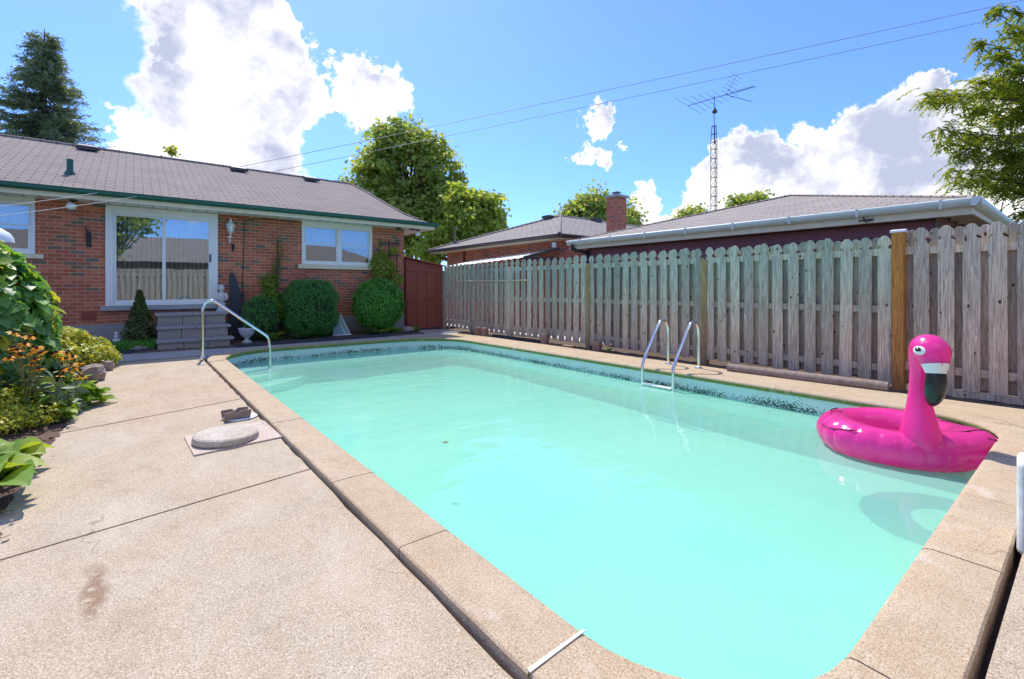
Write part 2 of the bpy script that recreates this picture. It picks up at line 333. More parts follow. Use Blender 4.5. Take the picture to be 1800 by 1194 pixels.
# ------------------------------------------------------------------ mesh builder
class MB:
    def __init__(s): s.v = []; s.f = []; s.sm = []; s.uv = []
    def face(s, pts, smooth=False, ud=None):
        k = len(s.v); s.v += [tuple(p) for p in pts]; s.f.append(tuple(range(k, k + len(pts)))); s.sm.append(smooth)
        if ud is not None:
            p = [Vector(q) for q in pts]; n = (p[1] - p[0]).cross(p[2] - p[0]).normalized(); ud = Vector(ud).normalized(); vd = n.cross(ud)
            if vd.z < 0: vd = -vd
            s.uv.append([(q.dot(ud), q.dot(vd)) for q in p])
        else: s.uv.append([(q[0], q[1]) for q in pts])
    def grid(s, rows, closed_u=False, cap0=False, cap1=False, smooth=True):
        k = len(s.v); n = len(rows[0])
        for r in rows: s.v += [tuple(p) for p in r]
        def add(ix):
            s.f.append(tuple(ix)); s.sm.append(smooth); s.uv.append([(s.v[i][0], s.v[i][1]) for i in ix])
        for i in range(len(rows) - 1):
            for j in range(n if closed_u else n - 1):
                j2 = (j + 1) % n; add((k + i * n + j, k + i * n + j2, k + (i + 1) * n + j2, k + (i + 1) * n + j))
        for on, r, q in ((cap0, rows[0], -1), (cap1, rows[-1], 1)):
            if on: s.face(list(r)[::q])
        return s
    def box(s, a, b, rot=0., piv=None, bev=0.):
        x0, y0, z0 = a; x1, y1, z1 = b
        P = [(x0, y0), (x1, y0), (x1, y1), (x0, y1)]
        if rot:
            px, py = piv if piv else ((x0 + x1) / 2, (y0 + y1) / 2); c, q = math.cos(rot), math.sin(rot)
            P = [(px + (x - px) * c - (y - py) * q, py + (x - px) * q + (y - py) * c) for x, y in P]
        return s.prism(P, z0, z1)
    def prism(s, P, z0, z1):
        k = len(s.v); n = len(P); s.v += [(x, y, z0) for x, y in P] + [(x, y, z1) for x, y in P]
        F = [tuple(k + j for j in range(n))[::-1], tuple(k + n + j for j in range(n))] + [(k + j, k + (j + 1) % n, k + n + (j + 1) % n, k + n + j) for j in range(n)]
        for f in F: s.f.append(f); s.sm.append(False); s.uv.append([(s.v[i][0], s.v[i][1]) for i in f])
        return s
    def extr(s, pts, d):     # arbitrary planar polygon pushed by vector d
        k = len(s.v); n = len(pts); d = Vector(d); s.v += [tuple(p) for p in pts] + [tuple(Vector(p) + d) for p in pts]
        F = [tuple(k + j for j in range(n))[::-1], tuple(k + n + j for j in range(n))] + [(k + j, k + (j + 1) % n, k + n + (j + 1) % n, k + n + j) for j in range(n)]
        for f in F: s.f.append(f); s.sm.append(False); s.uv.append([(s.v[i][0], s.v[i][1]) for i in f])
        return s
    def tube(s, path, rad, n=10, cap=True, flat=1.):
        P = [Vector(p) for p in path]; rr = rad if isinstance(rad, (list, tuple)) else [rad] * len(P)
        rows = []; up = Vector((0, 0, 1)); prev = None
        for i, p in enumerate(P):
            t = (P[min(i + 1, len(P) - 1)] - P[max(i - 1, 0)]).normalized()
            if prev is None:
                a = t.cross(up if abs(t.z) < .95 else Vector((1, 0, 0))).normalized()
            else: a = (prev - t * prev.dot(t)).normalized()
            prev = a; b = t.cross(a)
            rows.append([p + (a * math.cos(2 * math.pi * j / n) + b * math.sin(2 * math.pi * j / n) * flat) * rr[i] for j in range(n)])
        return s.grid(rows, True, cap, cap)
    def lathe(s, prof, c, n=20, sx=1., sy=1.):
        c = Vector(c)
        rows = [[(c.x + r * sx * math.cos(2 * math.pi * j / n), c.y + r * sy * math.sin(2 * math.pi * j / n), c.z + z) for j in range(n)] for r, z in prof]
        return s.grid(rows, True, True, True)
    def ball(s, c, r, sc=(1, 1, 1), n=12, wob=0.):
        rows = []
        for i in range(n + 1):
            th = math.pi * i / n
            rows.append([(c[0] + r * sc[0] * max(.001, math.sin(th)) * math.cos(2 * math.pi * j / (n * 2)) * (1 + wob * math.sin(3 * j + 5 * i)),
                          c[1] + r * sc[1] * max(.001, math.sin(th)) * math.sin(2 * math.pi * j / (n * 2)) * (1 + wob * math.cos(2 * j + 3 * i)),
                          c[2] - r * sc[2] * math.cos(th)) for j in range(n * 2)])
        return s.grid(rows, True)
    def build(s, name, m, parent=None):
        me = bpy.data.meshes.new(name); me.from_pydata(s.v, [], s.f); me.polygons.foreach_set('use_smooth', s.sm)
        u = me.uv_layers.new(name='UVMap'); flat = [c for f in s.uv for p in f for c in p]; u.data.foreach_set('uv', flat)
        me.materials.append(MATS[m]); me.validate(); me.update()
        o = bpy.data.objects.new(name, me); C.objects.link(o)
        if parent: o.parent = parent
        return o
def tag(o, label, cat, group=None, kind=None):
    if label: o['label'] = label
    if cat: o['category'] = cat
    if group: o['group'] = group
    if kind: o['kind'] = kind
    return o
def thing(name, label, cat, loc=(0, 0, 0), rz=0., group=None):
    o = bpy.data.objects.new(name, None); C.objects.link(o); o.location = loc; o.rotation_euler = (0, 0, rz); o.empty_display_size = .1
    return tag(o, label, cat, group)
def struct(mb, name, m): return tag(mb.build(name, m), None, None, None, 'structure')
def bevel(o, w=.004, seg=2):
    b = o.modifiers.new('bevel', 'BEVEL'); b.width = w; b.segments = seg; b.limit_method = 'ANGLE'; b.angle_limit = R(40); return o
def arc(c, r, a0, a1, n):   # 2-d arc points
    return [(c[0] + r * math.cos(R(a0 + (a1 - a0) * i / n)), c[1] + r * math.sin(R(a0 + (a1 - a0) * i / n))) for i in range(n + 1)]

# instanced small pieces merged into one mesh (leaves of one plant)
def inst(name, tv, tf, Cn, M, m, parent=None, smooth=False):
    tv = np.array(tv, float); N = len(Cn); K = len(tv)
    V = np.einsum('nij,kj->nki', M, tv) + np.array(Cn)[:, None, :]
    V = V.reshape(-1, 3); me = bpy.data.meshes.new(name); me.vertices.add(len(V)); me.vertices.foreach_set('co', V.ravel())
    ll = [len(f) for f in tf]; lp = sum(ll); idx = np.concatenate([np.array(f) for f in tf])
    L = (idx[None, :] + (np.arange(N) * K)[:, None]).ravel(); me.loops.add(len(L)); me.loops.foreach_set('vertex_index', L.astype(np.int32))
    st = np.concatenate([[0], np.cumsum(ll)[:-1]]); starts = (st[None, :] + (np.arange(N) * lp)[:, None]).ravel()
    me.polygons.add(len(starts)); me.polygons.foreach_set('loop_start', starts.astype(np.int32)); me.polygons.foreach_set('loop_total', np.tile(ll, N).astype(np.int32))
    if smooth: me.polygons.foreach_set('use_smooth', [True] * len(starts))
    me.materials.append(MATS[m]); me.update(calc_edges=True); me.validate()
    o = bpy.data.objects.new(name, me); C.objects.link(o)
    if parent: o.parent = parent
    return o
def frames(normals, size, spin=None, down=0., aspect=1.):
    """matrix per leaf: local x = leaf length, y = width, z = normal"""
    n = normals / np.linalg.norm(normals, axis=1, keepdims=True); N = len(n)
    r = RNG.normal(size=(N, 3)); r[:, 2] -= down * 3
    x = r - n * np.sum(r * n, axis=1, keepdims=True); x /= np.linalg.norm(x, axis=1, keepdims=True) + 1e-9
    y = np.cross(n, x); M = np.stack([x, y * aspect, n], axis=2); return M * np.array(size)[:, None, None]
LEAF = ([(0, 0, 0), (.3, .28, .05), (.7, .22, .04), (1, 0, -.05), (.7, -.22, .04), (.3, -.28, .05), (.5, 0, -.02)], [(0, 6, 1), (1, 6, 2), (2, 6, 3), (3, 6, 4), (4, 6, 5), (5, 6, 0)])
LEAFQ = ([(0, 0, 0), (.5, .32, .08), (1, 0, 0), (.5, -.32, .08)], [(0, 1, 2), (0, 2, 3)])
MAPLE = ([(0, 0, 0), (.15, .45, .05), (.5, .25, 0), (.6, .5, .06), (1, 0, -.06), (.6, -.5, .06), (.5, -.25, 0), (.15, -.45, .05)], [(0, 1, 2, 3, 4), (0, 4, 5, 6, 7)])
IVY = ([(0, 0, 0), (-.08, .22, .03), (.12, .52, .10), (.35, .30, .03), (.55, .42, .07), (1, 0, -.10), (.55, -.42, .07), (.35, -.30, .03), (.12, -.52, .10), (-.08, -.22, .03)], [(0, 1, 2, 3, 4, 5), (0, 5, 6, 7, 8, 9)])
BLADE = ([(0, -.5, 0), (.4, -.42, .10), (.75, -.25, .14), (1, 0, .08), (.75, .25, .14), (.4, .42, .10), (0, .5, 0)], [(0, 1, 5, 6), (1, 2, 4, 5), (2, 3, 4)])
def unit(N):
    v = RNG.normal(size=(N, 3)); return v / np.linalg.norm(v, axis=1, keepdims=True)

# ================================================================== GROUND, POOL
def outline(o=0., step=9):
    """pool edge, counter-clockwise from the near-left corner; o = outward offset"""
    P = []
    P += arc((1.94, 1.20), .65 + o, 180, 270, step)
    P += arc((5.70, 1.17), .62 + o, 270, 360, step)
    P += arc((4.97, 9.50), 1.35 + o, 0, 90, step + 4)
    P += arc((2.44, 9.70), 1.15 + o, 90, 180, step + 4)
    return P
def densify(P, d=.25):
    Q = []
    for i in range(len(P)):
        a, b = Vector(P[i]), Vector(P[(i + 1) % len(P)]); n = max(1, int((b - a).length / d))
        for k in range(n): Q.append(a + (b - a) * k / n)
    return Q
N0 = densify(outline(0.)); cnt = len(N0)
def normals2(Q):
    out = []
    for i in range(len(Q)):
        t = (Q[(i + 1) % len(Q)] - Q[i - 1]).normalized(); out.append(Vector((t.y, -t.x)))
    return out
NN = normals2(N0)
cum = [0.]
for i in range(cnt): cum.append(cum[-1] + (N0[(i + 1) % cnt] - N0[i]).length)
TOT = cum[-1]
def at_len(s):
    s %= TOT
    for i in range(cnt):
        if cum[i + 1] >= s:
            k = (s - cum[i]) / max(1e-9, cum[i + 1] - cum[i]); j = (i + 1) % cnt
            return N0[i].lerp(N0[j], k), NN[i].lerp(NN[j], k).normalized()
    return N0[0], NN[0]
def len_near(x, y):
    b = min(range(cnt), key=lambda i: (N0[i] - Vector((x, y))).length)
    best = min((k * .02 + cum[b] - .4 for k in range(40)), key=lambda s: (at_len(s)[0] - Vector((x, y))).length); return best % TOT
joints = sorted(len_near(*p) for p in [(1.29, 1.18), (1.29, 2.12), (1.29, 3.1), (1.29, 4.05), (1.29, 4.8), (1.29, 5.6), (1.29, 6.45), (1.29, 7.5), (1.29, 8.6), (1.5, 10.3), (2.6, 10.85), (3.8, 10.85), (5, 10.85), (6.1, 10.1), (6.32, 9), (6.32, 7.6), (6.32, 6.2), (6.32, 4.9), (6.32, 3.7), (6.32, 2.4), (6.32, 1.2), (5.05, .55), (3.94, .55), (2.98, .55), (1.9, .55)])
mb = MB()
for i, s0 in enumerate(joints):
    s1 = joints[(i + 1) % len(joints)]
    if s1 <= s0: s1 += TOT
    g = .0035; a, b = s0 + g, s1 - g; n = max(2, int((b - a) / .09)); rows = []
    dz = random.uniform(-.001, .001)
    for k in range(n + 1):
        p, nn = at_len(a + (b - a) * k / n); pe = math.sin(k * 1.7 + i) * .001
        far = p.y > 10.2
        wd = .28 if p.y < .9 else .29
        prof = [(.05, -.075), (.012, -.072), (0, -.06), (-.004, -.04), (.004, -.018), (.018, -.005), (.04, 0), (.16, .001), (wd - .008 + pe, 0), (wd + pe, -.008), (wd + pe, -.11)]
        rows.append([(p.x + nn.x * q, p.y + nn.y * q, z + dz) for q, z in prof])
    k0 = len(mb.f); mb.grid(rows, False, True, True)
    for q in range(n):
        for j in range(7, 10): mb.sm[k0 + q * 10 + j] = False
struct(mb, 'pool_coping', 'coping')
mb = MB()      # white caulked joint across the coping near the camera
p, nn = at_len(len_near(1.29, 1.18)); tt = Vector((-nn.y, nn.x))
mb.extr([(p.x + nn.x * q[0] + tt.x * q[1], p.y + nn.y * q[0] + tt.y * q[1], .002) for q in [(.01, -.004), (.285, -.010), (.29, .007), (.01, .006)]], (0, 0, .004))
tag(mb.build('joint_sealant', 'whitemark'), None, None, None, 'structure')
# basin
def depth(y): return -.62 - .12 * max(0, min(1, (8.0 - y) / 5.5))
W0 = densify(outline(.035)); mb = MB(); rows = []
for z in (-.07, -.2, -.3): rows.append([(p.x, p.y, z) for p in W0])
rows.append([(p.x, p.y, depth(p.y)) for p in W0])
mb.grid(rows, True, False, False, smooth=False)
left = sorted([p for p in W0 if p.x < 3.7], key=lambda p: p.y); right = sorted([p for p in W0 if p.x >= 3.7], key=lambda p: p.y)
def xat(L, y):
    y = max(L[0].y, min(L[-1].y, y))
    for a, b in zip(L, L[1:]):
        if a.y <= y <= b.y: return a.x + (b.x - a.x) * (y - a.y) / max(1e-6, b.y - a.y)
    return L[-1].x
ys = [.52 + .35 * k for k in range(30)]; ys[-1] = 10.88
rows = [[(xat(left, y) - .02, y, depth(y)), (3.7, y, depth(y) - .05), (xat(right, y) + .02, y, depth(y))] for y in ys]
mb.grid(rows)
struct(mb, 'pool_basin', 'liner')
for k, (r, z) in enumerate([(.80, -.29), (1.20, -.39), (1.65, -.50)]):    # corner entry steps inside the pool
    mb = MB(); c = (1.26, 10.85)
    P = [c] + arc(c, r, -90, 0, 20); mb.prism(P, -1.3, z)
    struct(mb, 'pool_step', 'liner_step')
mb = MB(); mb.face([(p.x, p.y, -.26) for p in densify(outline(.034))]); struct(mb, 'pool_water', 'water')

# deck slabs on the left of the pool, cut by slightly skewed joints
EDGE = [(-.75, -2.2), (-.72, 1.0), (-.66, 2.4), (-.60, 3.3), (-.60, 3.9), (-.57, 4.45), (-.56, 5.1), (-.51, 5.8), (-.45, 7.4), (-.38, 8.8), (-.33, 10.2), (-.29, 10.68)]
def ex(y):
    for a, b in zip(EDGE, EDGE[1:]):
        if a[1] <= y <= b[1]: return a[0] + (b[0] - a[0]) * (y - a[1]) / (b[1] - a[1])
    return EDGE[-1][0]
cuts = [((-.9, -2.2), (.985, -2.2)), ((-.49, 3.27), (.985, 3.535)), ((-.53, 5.81), (.985, 6.28)), ((-.32, 8.25), (.985, 8.32)), ((-.29, 10.62), (.985, 10.62))]
mb = MB()
def cy(c, x): return c[0][1] + (c[1][1] - c[0][1]) * (x - c[0][0]) / (c[1][0] - c[0][0])
for c0, c1 in zip(cuts, cuts[1:]):
    g = .009; y0 = cy(c0, -.6) + g; y1 = cy(c1, -.6) - g; n = 24
    P = [(.982 - .004 * math.sin(i * 2.3) - .004 * math.sin(i * 5.1), 0) for i in range(n)]
    yr0 = cy(c0, .98) + g; yr1 = cy(c1, .98) - g
    rt = [(p[0], yr0 + (yr1 - yr0) * i / (n - 1)) for i, p in enumerate(P)]
    lf = [(ex(y1 + (y0 - y1) * i / (n - 1)) + .012 * math.sin(i * 1.9 + y0), y1 + (y0 - y1) * i / (n - 1)) for i in range(n)]
    mb.prism(rt + lf, -.14, -.04 + random.uniform(-.002, .002))
struct(mb, 'pool_deck', 'deck')
mb = MB()      # slabs south of the pool (round the camera), east strip
mb.prism([(1.0, -2.2), (9.5, -2.2), (9.5, .238), (2.0, .238), (1.65, .27), (1.3, .42), (1.0, .75)], -.14, -.03)
struct(mb, 'pool_deck_south', 'deck')
# east strip: concrete between coping and dirt line, flush
E_ = []
for s in np.linspace(len_near(5.75, .55), len_near(5.2, 10.85), 80):
    p, nn = at_len(s); q = p + nn * .294; E_.append((q.x, q.y))
out_e = [(7.02, 11.15), (7.02, 10.9), (7.15, 9.8), (7.17, 8), (7.13, 6), (7.16, 4), (7.13, 2.2), (7.16, .9), (7.2, .3), (7.2, .2), (5.74, .2)]
mb = MB(); mb.prism(E_ + [(5.2, 11.15)] + out_e, -.10, -.002)
struct(mb, 'pool_deck_east', 'coping')
# shaded path between pool and flower bed
Fp = []
for s in np.linspace(len_near(5.15, 10.85), len_near(1.35, 10.2), 40):
    p, nn = at_len(s); q = p + nn * .296; Fp.append((q.x, q.y))
mb = MB(); mb.prism([(-.9, 10.64), (.96, 10.64)] + Fp[::-1][1:] + [(5.19, 11.158), (7.0, 11.158), (7.5, 11.9), (7.5, 13.4), (6.25, 13.4), (6.22, 11.95), (5.0, 11.64), (1.72, 11.5), (.3, 11.78), (-.9, 11.6)], -.12, -.012)
struct(mb, 'path', 'path')
mb = MB(); mb.face([(-300, -300, -.16), (300, -300, -.16), (300, -.0, -.16), (-300, 0, -.16)])
mb.face([(-300, 0, -.16), (1.05, 0, -.16), (1.05, 11.15, -.16), (-300, 11.15, -.16)])
mb.face([(-300, 11.15, -.16), (300, 11.15, -.16), (300, 400, -.16), (-300, 400, -.16)])
mb.face([(6.5, 0, -.16), (300, 0, -.16), (300, 11.15, -.16), (6.5, 11.15, -.16)])
mb.face([(1.05, 0, -.16), (6.5, 0, -.16), (6.5, .32, -.16), (1.05, .32, -.16)])
mb.face([(1.05, 10.95, -.156), (6.5, 10.95, -.156), (6.5, 11.15, -.156), (1.05, 11.15, -.156)])
struct(mb, 'ground', 'grass')
mb = MB(); mb.face([(.9, -3, -.13), (9, -3, -.13), (9, .3, -.13), (.9, .3, -.13)]); mb.face([(.9, .3, -.13), (1.1, .3, -.13), (1.1, 11, -.13), (.9, 11, -.13)])
struct(mb, 'gap_dirt', 'soil')
def bumpy(xs, ys, zf, name, m):
    mb = MB(); mb.grid([[(x, y, zf(x, y)) for x in xs] for y in ys]); return struct(mb, name, m)
lin = lambda a, b, n: [a + (b - a) * i / n for i in range(n + 1)]
bumpy(lin(7.05, 8.4, 14), lin(-.2, 12.9, 120), lambda x, y: -.035 + random.uniform(-.012, .012) - max(0, .25 - abs(x - 7.05)) * .0, 'dirt_strip', 'soil')
bumpy(lin(-5, -.35, 60), lin(-1, 12.95, 160), lambda x, y: -.05 + random.uniform(-.02, .02) + (-.06 if x > ex(min(y, 10.6)) + .02 else 0), 'flower_bed', 'mulch')
bumpy(lin(-.9, 6.25, 80), lin(11.62, 12.98, 16), lambda x, y: .02 + .03 * (y - 11.6) + random.uniform(-.015, .015) - (.12 if (y < 11.66 + .0) else 0), 'house_flower_bed', 'soil')
mb = MB(); mb.face([(8.4, -4, -.03), (10.5, -4, -.03), (10.5, 30, -.03), (8.4, 30, -.03)]); struct(mb, 'neighbour_driveway', 'driveway')

# ================================================================== HOUSE
WY = 13.0
house = thing('brick_house', 'red brick bungalow with grey shingle roof, green eaves and sliding patio door', 'house', (1, WY, 0))
def hp(mb, name, m, parent=None):
    o = mb.build(name, m); p = parent or house
    o.parent = p; o.matrix_parent_inverse = Matrix.Translation(-wloc(p)); return o
def wloc(o):
    v = Vector((0, 0, 0))
    while o:
        v = v + o.location
        if o.parent: v = v + o.matrix_parent_inverse.translation
        o = o.parent
    return v
DX0, DX1, DZ0, DZ1 = -.44, 1.52, .88, 2.93      # door opening
WX0, WX1, WZ0, WZ1 = 3.41, 5.30, 1.88, 2.93     # right window
LX1 = -1.50
mb = MB(); XE = 6.29
for x0, x1, z0, z1 in [(LX1, DX0, .50, 3.0), (DX0, DX1, .50, DZ0), (DX0, DX1, DZ1, 3.0), (DX1, WX0, .50, 3.0), (WX0, WX1, .50, WZ0), (WX0, WX1, WZ1, 3.0), (WX1, XE, .50, 3.0), (-3.4, LX1, .50, 1.9), (-3.4, LX1, 2.95, 3.0), (-9, -3.4, .50, 3.0)]:
    mb.box((x0, WY, z0), (x1, WY + .22, z1))
mb.box((XE - .22, WY + .22, .5), (XE, 21.5, 3.0)); mb.box((-9, 21.3, .5), (XE - .22, 21.5, 3.0))
hp(mb, 'wall', 'brick')
mb = MB(); mb.box((-9, WY - .012, -.16), (XE + .01, WY + .2, .497)); mb.box((XE - .2, WY + .2, -.16), (XE + .01, 21.5, .497)); hp(mb, 'foundation', 'foundation')
mb = MB(); mb.box((-9, WY + .5, 0), (XE - .25, WY + .52, 2.98)); hp(mb, 'dark_backing', 'dark_interior')  # near-black sheet behind the panes, darkness of the rooms put into its colour
# roof
EZ = 3.17; EYf = 12.38; RY = 17.; RZ = EZ + .4 * (RY - EYf)
def on_front(px, py):
    r = ray(px, py); # t where z = EZ+.4(y-EYf)
    t = (EZ - .4 * EYf - CAMH) / (r[2] - .4 * r[1]); return Vector((r[0] * t, r[1] * t, CAMH + r[2] * t))
hip = [on_front(*q) for q in [(736, 386.5), (711, 377), (686, 363), (660, 348), (640, 336), (618, 325)]]
hip = [Vector((6.98, EYf, EZ))] + hip + [Vector((hip[-1].x - .15, RY, RZ))]
mb = MB()
mb.face([Vector((-9.5, EYf, EZ))] + hip + [Vector((-9.5, RY, RZ))], ud=(1, 0, 0))
rc = hip[-1]
for a, b in zip(hip, hip[1:]):
    mb.face([Vector((6.98, a.y, EZ)) if a is not hip[0] else a, Vector((6.98, b.y, EZ)), b, a] if a is not hip[0] else [a, Vector((6.98, b.y, EZ)), b], ud=(0, 1, 0))
mb.face([Vector((6.98, RY, EZ)), Vector((6.98, 21.7, EZ)), rc], ud=(0, 1, 0)); mb.face([rc, Vector((6.98, 21.7, EZ)), Vector((-9.5, 21.7, EZ)), Vector((-9.5, RY, RZ))], ud=(1, 0, 0))
mb.box((-9.5, EYf, EZ - .03), (6.98, 21.7, EZ - .004))
hp(mb, 'roof', 'shingle')
mb = MB(); mb.tube([(-9.5, RY, RZ + .005), (rc.x, RY, RZ + .005)], .05, 8); 
mb.tube([h + Vector((0, 0, .01)) for h in hip[1:]], .035, 6); hp(mb, 'ridge_cap', 'shingle')
mb = MB(); mb.box((-9.5, EYf + .03, 3.0), (6.96, WY - .003, 3.012)); mb.box((XE + .013, WY, 3.0), (6.96, 21.7, 3.012))
hp(mb, 'soffit', 'white_paint')
mb = MB()
for k in range(44):
    x = -3.6 + k * .245
    if x < 6.9: mb.box((x, EYf + .04, 2.996), (x + .008, WY - .01, 3.0))
hp(mb, 'soffit_joint', 'dark_rail')
mb = MB(); mb.box((-9.5, EYf + .005, 2.985), (6.96, EYf + .03, 3.075)); mb.box((6.96, EYf + .005, 2.985), (6.985, 21.7, 3.075)); hp(mb, 'fascia', 'cream_paint')
mb = MB()
prof = [(.0, 3.075), (-.055, 3.075), (-.085, 3.11), (-.085, 3.165), (-.095, 3.178), (-.075, 3.18), (.0, 3.168)]
mb.grid([[(x, EYf + o, z) for o, z in prof] for x in (-9.5, 7.05)], True, True, True, smooth=False)
mb.grid([[(6.985 - o, y, z) for o, z in prof] for y in (EYf - .08, 21.7)], True, True, True, smooth=False)
hp(mb, 'gutter', 'green_metal')
for (px, py) in [(155, 264), (419, 301), (546, 318)]:
    c = on_front(px, py); mb = MB(); mb.extr([c + Vector((-.2, -.16, 0)), c + Vector((.2, -.16, 0)), c + Vector((.2, -.16, .07)), c + Vector((-.2, -.16, .07))], (0, .42, .13))
    mb.box((c.x - .24, c.y - .2, c.z - .03), (c.x + .24, c.y - .17, c.z + .015)); hp(mb, 'roof_vent', 'dark_brown_metal')
c = on_front(123, 306); mb = MB(); mb.lathe([(.055, -.1), (.055, .30), (.05, .31)], c, 14); mb.lathe([(.11, -.03), (.075, .05), (.058, .08)], c, 14); hp(mb, 'vent_pipe', 'green_metal')
# sliding door
door = thing('sliding_door', None, None, (0, 0, 0)); door.parent = house; door.matrix_parent_inverse = Matrix.Translation(-house.location)
mb = MB(); F0 = WY - .03
for a, b in [((DX0 - .0, DZ0), (DX0 + .10, DZ1)), ((DX1 - .10, DZ0), (DX1, DZ1)), ((DX0 + .10, DZ1 - .11), (DX1 - .10, DZ1)), ((DX0 + .10, DZ0), (DX1 - .10, DZ0 + .06))]:
    mb.box((a[0], F0, a[1]), (b[0], WY + .1, b[1]))
mb.box((DX0 - .02, F0 - .012, DZ0 - .005), (DX0 + .05, WY + .0, DZ1 + .06)); mb.box((DX1 - .05, F0 - .012, DZ0 - .005), (DX1 + .02, WY, DZ1 + .06)); mb.box((DX0 + .05, F0 - .012, DZ1 - .03), (DX1 - .05, WY, DZ1 + .06))
bevel(hp(mb, 'frame', 'white_paint', door))
xm = .525
def sash(x0, x1, y, z0, z1, w, name, parent, m='white_paint'):
    mb = MB()
    mb.box((x0, y, z0), (x0 + w, y + .035, z1)); mb.box((x1 - w, y, z0), (x1, y + .035, z1)); mb.box((x0 + w, y, z0), (x1 - w, y + .035, z0 + w)); mb.box((x0 + w, y, z1 - w * .6), (x1 - w, y + .035, z1))
    return bevel(hp(mb, name, m, parent), .003)
def pane(x0, x1, y, z0, z1, parent, name='glass'):
    mb = MB(); mb.box((x0, y, z0), (x1, y + .005, z1)); return hp(mb, name, 'window_glass' if z0 > 1.5 else 'glass', parent)
s1 = sash(DX0 + .10, xm + .03, WY + .02, DZ0 + .06, DZ1 - .11, .055, 'door_sash', door); pane(DX0 + .155, xm - .025, WY + .037, DZ0 + .115, DZ1 - .143, door)
s2 = sash(xm - .03, DX1 - .10, WY - .018, DZ0 + .06, DZ1 - .11, .06, 'door_sash', door); pane(xm + .03, DX1 - .16, WY - .002, DZ0 + .12, DZ1 - .146, door)
mb = MB(); mb.box((DX1 - .145, WY - .045, 1.86), (DX1 - .118, WY - .019, 2.04)); hp(mb, 'door_handle', 'black_metal', door)
mb = MB()
for k in range(21):
    x = DX0 + .17 + k * .083
    mb.box((x, WY + .15, DZ0 + .1), (x + .075, WY + .154, DZ1 - .12), rot=R(28))
hp(mb, 'vertical_blind', 'blind', door)
mb = MB(); mb.box((DX0 - .10, WY - .10, DZ0 - .10), (DX1 + .0, WY - .001, DZ0 - .006)); bevel(hp(mb, 'door_sill', 'sill_stone', door), .008)
def window(x0, x1, z0, z1, mulls, lab):
    wn = thing('window', lab, None); wn.parent = house; wn.matrix_parent_inverse = Matrix.Translation(-house.location)
    mb = MB(); w = .06
    mb.box((x0, WY - .02, z0), (x0 + w, WY + .1, z1)); mb.box((x1 - w, WY - .02, z0), (x1, WY + .1, z1)); mb.box((x0 + w, WY - .02, z1 - w), (x1 - w, WY + .1, z1)); mb.box((x0 + w, WY - .02, z0), (x1 - w, WY + .1, z0 + w))
    xs = [x0 + w] + mulls + [x1 - w]
    for m_ in mulls: mb.box((m_ - .035, WY - .022, z0 + w), (m_ + .035, WY + .1, z1 - w))
    mb.box((x0 + .001, WY - .03, z1), (x1 - .001, WY, z1 + .07))
    bevel(hp(mb, 'frame', 'white_paint', wn), .003)
    for a, b in zip(xs, xs[1:]):
        a += .035 if a in mulls else 0; b -= .035 if b in mulls else 0; zm = (z0 + z1) / 2 + .04
        sash(a, b, WY + .03, zm - .02, z1 - w, .035, 'sash', wn); sash(a, b, WY - .006, z0 + w, zm + .02, .038, 'sash', wn)
        pane(a + .035, b - .035, WY + .045, zm + .015, z1 - w - .02, wn); pane(a + .038, b - .038, WY + .01, z0 + w + .038, zm - .003, wn)
    mb = MB(); n = int((x1 - x0) / .012); 
    mb.grid([[(x0 + w + (x1 - x0 - 2 * w) * i / n, WY + .16 + .018 * math.sin(i * .55), z) for i in range(n + 1)] for z in (z0 + .5, z1 - .07)]); hp(mb, 'curtain', 'curtain', wn)
    return wn
wn = window(WX0, WX1, WZ0, WZ1, [4.37], 'double hung window pair right of the patio door')
mb = MB(); mb.box((WX0 - .10, WY - .07, WZ0 - .115), (WX1 + .28, WY - .001, WZ0 - .003)); bevel(hp(mb, 'sill', 'cream_paint', wn), .006)
wn = window(-3.4, LX1, 1.92, 2.93, [-2.45], 'window at the left edge beside the ivy')
mb = MB(); mb.box((-3.5, WY - .06, 1.83), (LX1 + .12, WY - .001, 1.917)); hp(mb, 'sill', 'cream_paint', wn)
mb = MB(); mb.box((-.83, WY - .035, .60), (-.62, WY - .001, .78)); mb.box((-.80, WY - .045, .63), (-.65, WY - .035, .75)); hp(mb, 'electrical_cover', 'red_wood')
mb = MB(); mb.tube([(1.95, WY - .02, 2.98), (2.1, WY - .02, 2.9), (2.08, WY - .015, 2.2), (2.05, WY - .015, 1.3), (2.12, WY - .02, .75)], .008, 5); mb.tube([(2.1, WY - .02, 2.9), (2.5, WY - .03, 2.97), (3.3, WY - .02, 2.96)], .008, 5); hp(mb, 'wall_cable', 'black_metal')

